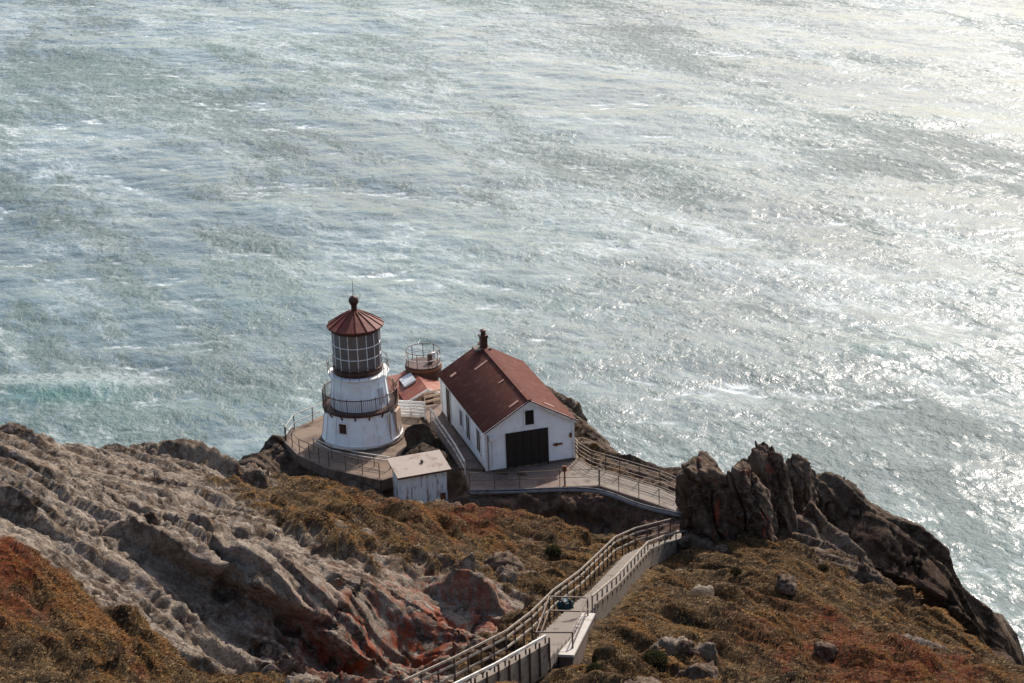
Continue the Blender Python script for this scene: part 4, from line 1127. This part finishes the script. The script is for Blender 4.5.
# ------------------------------------------------------------------ small red-roofed building and the tank behind
def make_annex():
    p = np.array([-6.1, 130.4, 72.3]); r = tag(empty('annex_building', p, radians(16)), 'low red roofed building behind the fence with pale metal sheet on roof', 'building')
    W, L, E, R = 2.9, 4.4, 1.2, 1.9
    gab = [(-W / 2, 0, 0), (W / 2, 0, 0), (W / 2, 0, E), (0, 0, R), (-W / 2, 0, E)]
    MB().add(gab + [(x, L, z) for x, y, z in gab], [(0, 1, 2, 3, 4), (9, 8, 7, 6, 5), (0, 5, 6, 1), (1, 6, 7, 2), (4, 9, 5, 0), (2, 7, 8, 3), (3, 8, 9, 4)]).build('wall', M['tan_wall'], r)
    sl = (R - E) / (W / 2)
    for s in (-1, 1):
        xo = s * (W / 2 + .2); zo = E - sl * .2
        rf = MB().add([(0, -.25, R + .03), (xo, -.25, zo + .03), (xo, L + .2, zo + .03), (0, L + .2, R + .03), (0, -.25, R + .12), (xo, -.25, zo + .12), (xo, L + .2, zo + .12), (0, L + .2, R + .12)],
                 [(0, 1, 2, 3), (7, 6, 5, 4), (0, 4, 5, 1), (1, 5, 6, 2), (2, 6, 7, 3), (3, 7, 4, 0)]).build('roof', M['bright_roof'], r)
        MB().bar((0, -.27, R + .08), (xo, -.27, zo + .08), .05, .14).build('barge_board', M['trim'], rf)
        if s < 0:
            ax = (Vector((-1, 0, -sl)).normalized(), Vector((0, 1, 0)), Vector((-sl, 0, 1)).normalized())
            MB().box(Vector((-.75, 2.6, R - sl * .75 + .24)), (.95, 1.5, .14), ax).build('metal_sheet', M['pale_sheet'], rf)
    MB().box((0, -.02, .75), (.8, .06, 1.2)).build('door', M['dark_iron'], r)
    MB().tube([(-W / 2 - .12, -.1, 1.1), (-W / 2 - .05, -.1, .8), (-W / 2 - .15, -.1, .3), (-W / 2 - .15, -.1, 0)], .06, 6).build('downpipe', M['trim'], r)
    # lower red lean-to
    p2 = np.array([-8.0, 131.2, 72.1]); r2 = tag(empty('lean_to', p2, radians(16)), 'low lean-to with faded red roof next to the lighthouse', 'shed')
    MB().add([(-1.0, 0, 0), (1.0, 0, 0), (1.0, 2.6, 0), (-1.0, 2.6, 0), (-1.0, 0, 1.1), (1.0, 0, 1.1), (1.0, 2.6, 1.75), (-1.0, 2.6, 1.75)],
             [(3, 2, 1, 0), (4, 5, 6, 7), (0, 1, 5, 4), (1, 2, 6, 5), (2, 3, 7, 6), (3, 0, 4, 7)]).build('wall', M['tan_wall'], r2)
    MB().add([(-1.2, -.2, 1.1), (1.1, -.2, 1.1), (1.1, 2.8, 1.84), (-1.2, 2.8, 1.84), (-1.2, -.2, 1.2), (1.1, -.2, 1.2), (1.1, 2.8, 1.94), (-1.2, 2.8, 1.94)],
             [(3, 2, 1, 0), (4, 5, 6, 7), (0, 1, 5, 4), (1, 2, 6, 5), (2, 3, 7, 6), (3, 0, 4, 7)]).build('roof', M['bright_roof'], r2)
    MB().box((0, -.03, .55), (.5, .06, .9)).build('door', M['rust'], r2)
    # round deck
    b = np.array([-6.45, 134.4, 70.45]); t = tag(empty('round_deck', b), 'dark round lookout deck with thin railing behind the house', 'deck')
    MB().lathe([(.95, 0), (.95, 2.9), (1.25, 3.3), (1.30, 3.5), (1.30, 4.25), (1.22, 4.27)], 28).build('drum', M['dark_iron'], t)
    MB().lathe([(1.3, 3.95), (1.34, 3.97), (1.34, 4.1), (1.3, 4.12)], 28).build('rim', M['rust'], t)
    H = 4.26
    for k in range(9):
        a = 2 * pi * k / 9 + .2
        MB().bar((1.22 * cos(a), 1.22 * sin(a), H - .1), (1.22 * cos(a), 1.22 * sin(a), H + 1.05), .05).build('post', M['rail_dark'], t)
    for z in (.5, 1.03):
        MB().tube([(1.22 * cos(2 * pi * k / 36), 1.22 * sin(2 * pi * k / 36), H + z) for k in range(37)], .028, 6, False).build('rail', M['rail_dark'] if z > 1 else M['rail_white'], t)
    MB().box((.5, -.1, H + .35), (.35, .35, .7)).build('instrument_box', M['rail_dark'], t, bevel=.02)
    MB().box((.75, .45, H + .45), (.3, .3, .3)).build('white_box', M['trim'], t, bevel=.02)


make_annex()


# ------------------------------------------------------------------ stairway
def make_stair():
    W = 1.75
    pts = [Vector([float(q) for q in p]) for p in WALK]
    root = tag(empty('stairway', pts[0]), 'pale concrete stairway with landings descending past the turf to the path', 'stairway'); o = pts[0]
    q = [p - o for p in pts]
    # deck in thin treads
    left, right, outer = [], [], []
    for i, p in enumerate(q):
        d = (q[min(i + 1, len(q) - 1)] - q[max(i - 1, 0)]); d.z = 0; d.normalize(); n = Vector((-d.y, d.x, 0))
        left.append(p + n * .5); right.append(p - n * .72); outer.append(p + n * (.85 if i < 4 else .95))
    for i in range(len(q) - 1):
        run = (q[i + 1] - q[i]); n = max(2, round(abs(run.z) / .19)); m = MB()
        for k in range(n):
            t0, t1 = k / n, (k + 1) / n
            a, b, c, d = left[i].lerp(left[i + 1], t0 + .1 / n), left[i].lerp(left[i + 1], t1), right[i].lerp(right[i + 1], t1), right[i].lerp(right[i + 1], t0 + .1 / n)
            z = (a.z + d.z) / 2
            m.prism([(a.x, a.y), (d.x, d.y), (c.x, c.y), (b.x, b.y)], z - .5, z - .001 * k)
        m.build('flight', M['concrete_pale'], root)
    # boarded panels on the near side of the flights, with dark boxes standing in for the square holes
    for i in (0, 1, *range(4, len(right) - 1)):
        a, b = right[i], right[i + 1]; e = (b - a).normalized(); s = Vector((e.y, -e.x, 0)).normalized() * .09
        hh = .95 if i < 3 else .68
        MB().bar(a + s + Vector((0, 0, hh / 2 - .28)), b + s + Vector((0, 0, hh / 2 - .28)), .07, hh + .3).build('side_panel', M['panel'], root)
        if i < 3:
            n = max(1, round((b - a).length / .95))
            for k in range(n + 1):
                c = a.lerp(b, k / n) + s * 1.75
                MB().bar(c + Vector((0, 0, -.35)), c + Vector((0, 0, 1.1)), .07).build('post', M['rail_dark'], root)
        if i >= 3:
            n = max(1, round((b - a).length / 1.15))
            for k in range(n):
                c = a.lerp(b, (k + .5) / n) + s * 1.5
                MB().box(c + Vector((0, 0, .42)), (.16, .05, .2), (e, s.normalized(), Vector((0, 0, 1)))).build('bracket_or_hole', M['rail_dark'], root)  # added dark box in place of an open hole in the boards
    L = [p + o for p in outer]; R = [p + o for p in right]
    fence('stair_railing', 'long weathered railing on the left side of the stairway', L, 1.35, 1.12, (1.12, .84, .4), .07, .05, 'rail_wood', 'rail_dark', plank=.08)
    fence('stair_railing', 'weathered railing on the right side of the upper stairway flights', R[4:], 1.25, .95, (.95,), .07, .07, 'rail_wood', 'rail_wood', plank=.09)
    fence('stair_railing', 'pale railing on the near side of the lower stairway flight', R[:3], 1.0, 1.12, (1.12,), .06, .07, 'rail_white', 'rail_dark', plank=.1)
    # landing in front of the flight, cross rails and the boxed casing
    lp_ = [at(534, 648, 86.35), at(566, 640, 86.35), at(570, 667, 86.35), at(538, 670, 86.35)]
    lo = Vector([float(k) for k in at(550, 660, 86.35)])
    MB().prism([(p[0] - o.x, p[1] - o.y) for p in lp_], 86.35 - .35 - o.z, 86.35 - o.z).build('landing', M['concrete_pale'], root, bevel=.02)
    g1, g2, b1, b2 = [Vector([float(k) for k in at(*c)]) for c in ((537, 656, 86.4), (573, 656, 86.4), (550, 619, 85.5), (588, 620, 85.2))]
    cr = tag(empty('landing_rail', g1), 'square brown pipe rail standing across the stair landing', 'railing')
    for p in (g1, g2, b1, b2): MB().bar(p - g1 - Vector((0, 0, .3)), p - g1 + Vector((0, 0, 1.08)), .06).build('post', M['rail_dark'], cr)
    for p, q_, hs in ((g1, g2, (.28, 1.05)), (b1, b2, (.4, 1.05)), (g1, b1, (.5, 1.05)), (g2, b2, (.55, 1.05))):
        for z in hs: MB().bar(p - g1 + Vector((0, 0, z)), q_ - g1 + Vector((0, 0, z)), .05).build('rail', M['rail_dark'], cr)
    c0, c1 = [Vector([float(k) for k in at(*c)]) for c in ((566, 656, 86.95), (588, 614, 85.25))]
    wb = tag(empty('boxed_wall', c0), 'white topped concrete casing with dark end on the stair landing', 'wall')
    MB().bar((0, 0, -.5), c1 - c0 + Vector((0, 0, -.5)), .52, .9).build('casing', M['concrete_dark'], wb)
    MB().bar((0, 0, 0), c1 - c0, .62, .1).build('cover', M['cover'], wb)
    # supports under the outer wall
    for i in (3, 4):
        for t in (.2, .7):
            a = right[i].lerp(right[i + 1], t)
            MB().bar(a + Vector((0, 0, -1.8)), a + Vector((0, 0, -.3)), .2).build('support', M['rail_dark'], root)
    # the teal bundle on the left edge of the steps
    b = L[4].lerp(L[5], .12) + (R[4] - L[4]).normalized() * .35
    tb = tag(empty('bundle', b + Vector((0, 0, .0)), .5), 'teal tarpaulin bundle resting at the railing beside the stairs', 'bundle')
    bm = bmesh.new(); bmesh.ops.create_icosphere(bm, subdivisions=4, radius=1)
    p = np.array([v.co[:] for v in bm.verts]); s = np.sign(p) * np.abs(p) ** .6
    w = s * [.34, .22, .27] + fbm(p * 2.4, 3, 5)[:, None] * p * .12; w[:, 2] += .27
    for v_, c_ in zip(bm.verts, w): v_.co = c_
    for f in bm.faces: f.smooth = True
    me = bpy.data.meshes.new('cover'); bm.to_mesh(me); bm.free(); me.materials.append(M['teal'])
    ob = bpy.data.objects.new('cover', me); COL.objects.link(ob); ob.parent = tb
    for x in (-.2, .2): MB().box((x * .8, 0, .28), (.05, .52, .60)).build('strap', M['leather'], tb, bevel=.02)
    return L, R


make_stair()
hid = MB()
w2 = [Vector([float(q) for q in p]) for p in WALK2]
for a, b in zip(w2[:-1], w2[1:]):
    n = max(2, round(abs(a.z - b.z) / .18)); d = (b - a); e = Vector((-d.y, d.x, 0)).normalized() * .85
    for k in range(n):
        p, q = a.lerp(b, k / n), a.lerp(b, (k + 1) / n)
        hid.prism([(p + e)[:2], (p - e)[:2], (q - e)[:2], (q + e)[:2]], p.z - .6, p.z - .002)
tag(hid.build('path', M['concrete_pale']), kind='structure')

# ------------------------------------------------------------------ light, sky, camera
SUN_AZ, SUN_EL = radians(26), radians(41)
S = Vector((sin(SUN_AZ) * cos(SUN_EL), cos(SUN_AZ) * cos(SUN_EL), sin(SUN_EL)))
sun = bpy.data.lights.new('sun', 'SUN'); sun.energy = 4.2; sun.angle = radians(.55); sun.color = (1.0, .935, .86)
so = bpy.data.objects.new('sun', sun); COL.objects.link(so); so.rotation_euler = S.to_track_quat('Z', 'Y').to_euler(); so.location = (40, 60, 200)
wd_ = bpy.data.worlds.new('World'); scene.world = wd_; wd_.use_nodes = True
nt = wd_.node_tree; nt.nodes.clear()
sk = nt.nodes.new('ShaderNodeTexSky'); sk.sky_type = 'NISHITA'; sk.sun_disc = False; sk.sun_elevation = SUN_EL; sk.sun_rotation = SUN_AZ
sk.air_density = 1.0; sk.dust_density = 2.5; sk.ozone_density = 0.3
bg = nt.nodes.new('ShaderNodeBackground'); bg.inputs[1].default_value = 0.15
wo = nt.nodes.new('ShaderNodeOutputWorld')
nt.links.new(sk.outputs[0], bg.inputs[0]); nt.links.new(bg.outputs[0], wo.inputs[0])

cam = bpy.data.cameras.new('camera'); cam.sensor_width = 36; cam.lens = FPX / 1024 * 36; cam.clip_end = 60000; cam.clip_start = .5
co = bpy.data.objects.new('camera', cam); COL.objects.link(co); co.location = CC
Rm = Matrix((tuple(CR), tuple(CU), tuple(-F0))).transposed()
co.rotation_euler = Rm.to_euler()
scene.camera = co
vs = scene.view_settings; vs.view_transform = 'Standard'; vs.look = 'None'; vs.exposure = 0.6; vs.gamma = 1; vs.use_curve_mapping = False
scene.cycles.max_bounces = 5; scene.cycles.use_denoising = True
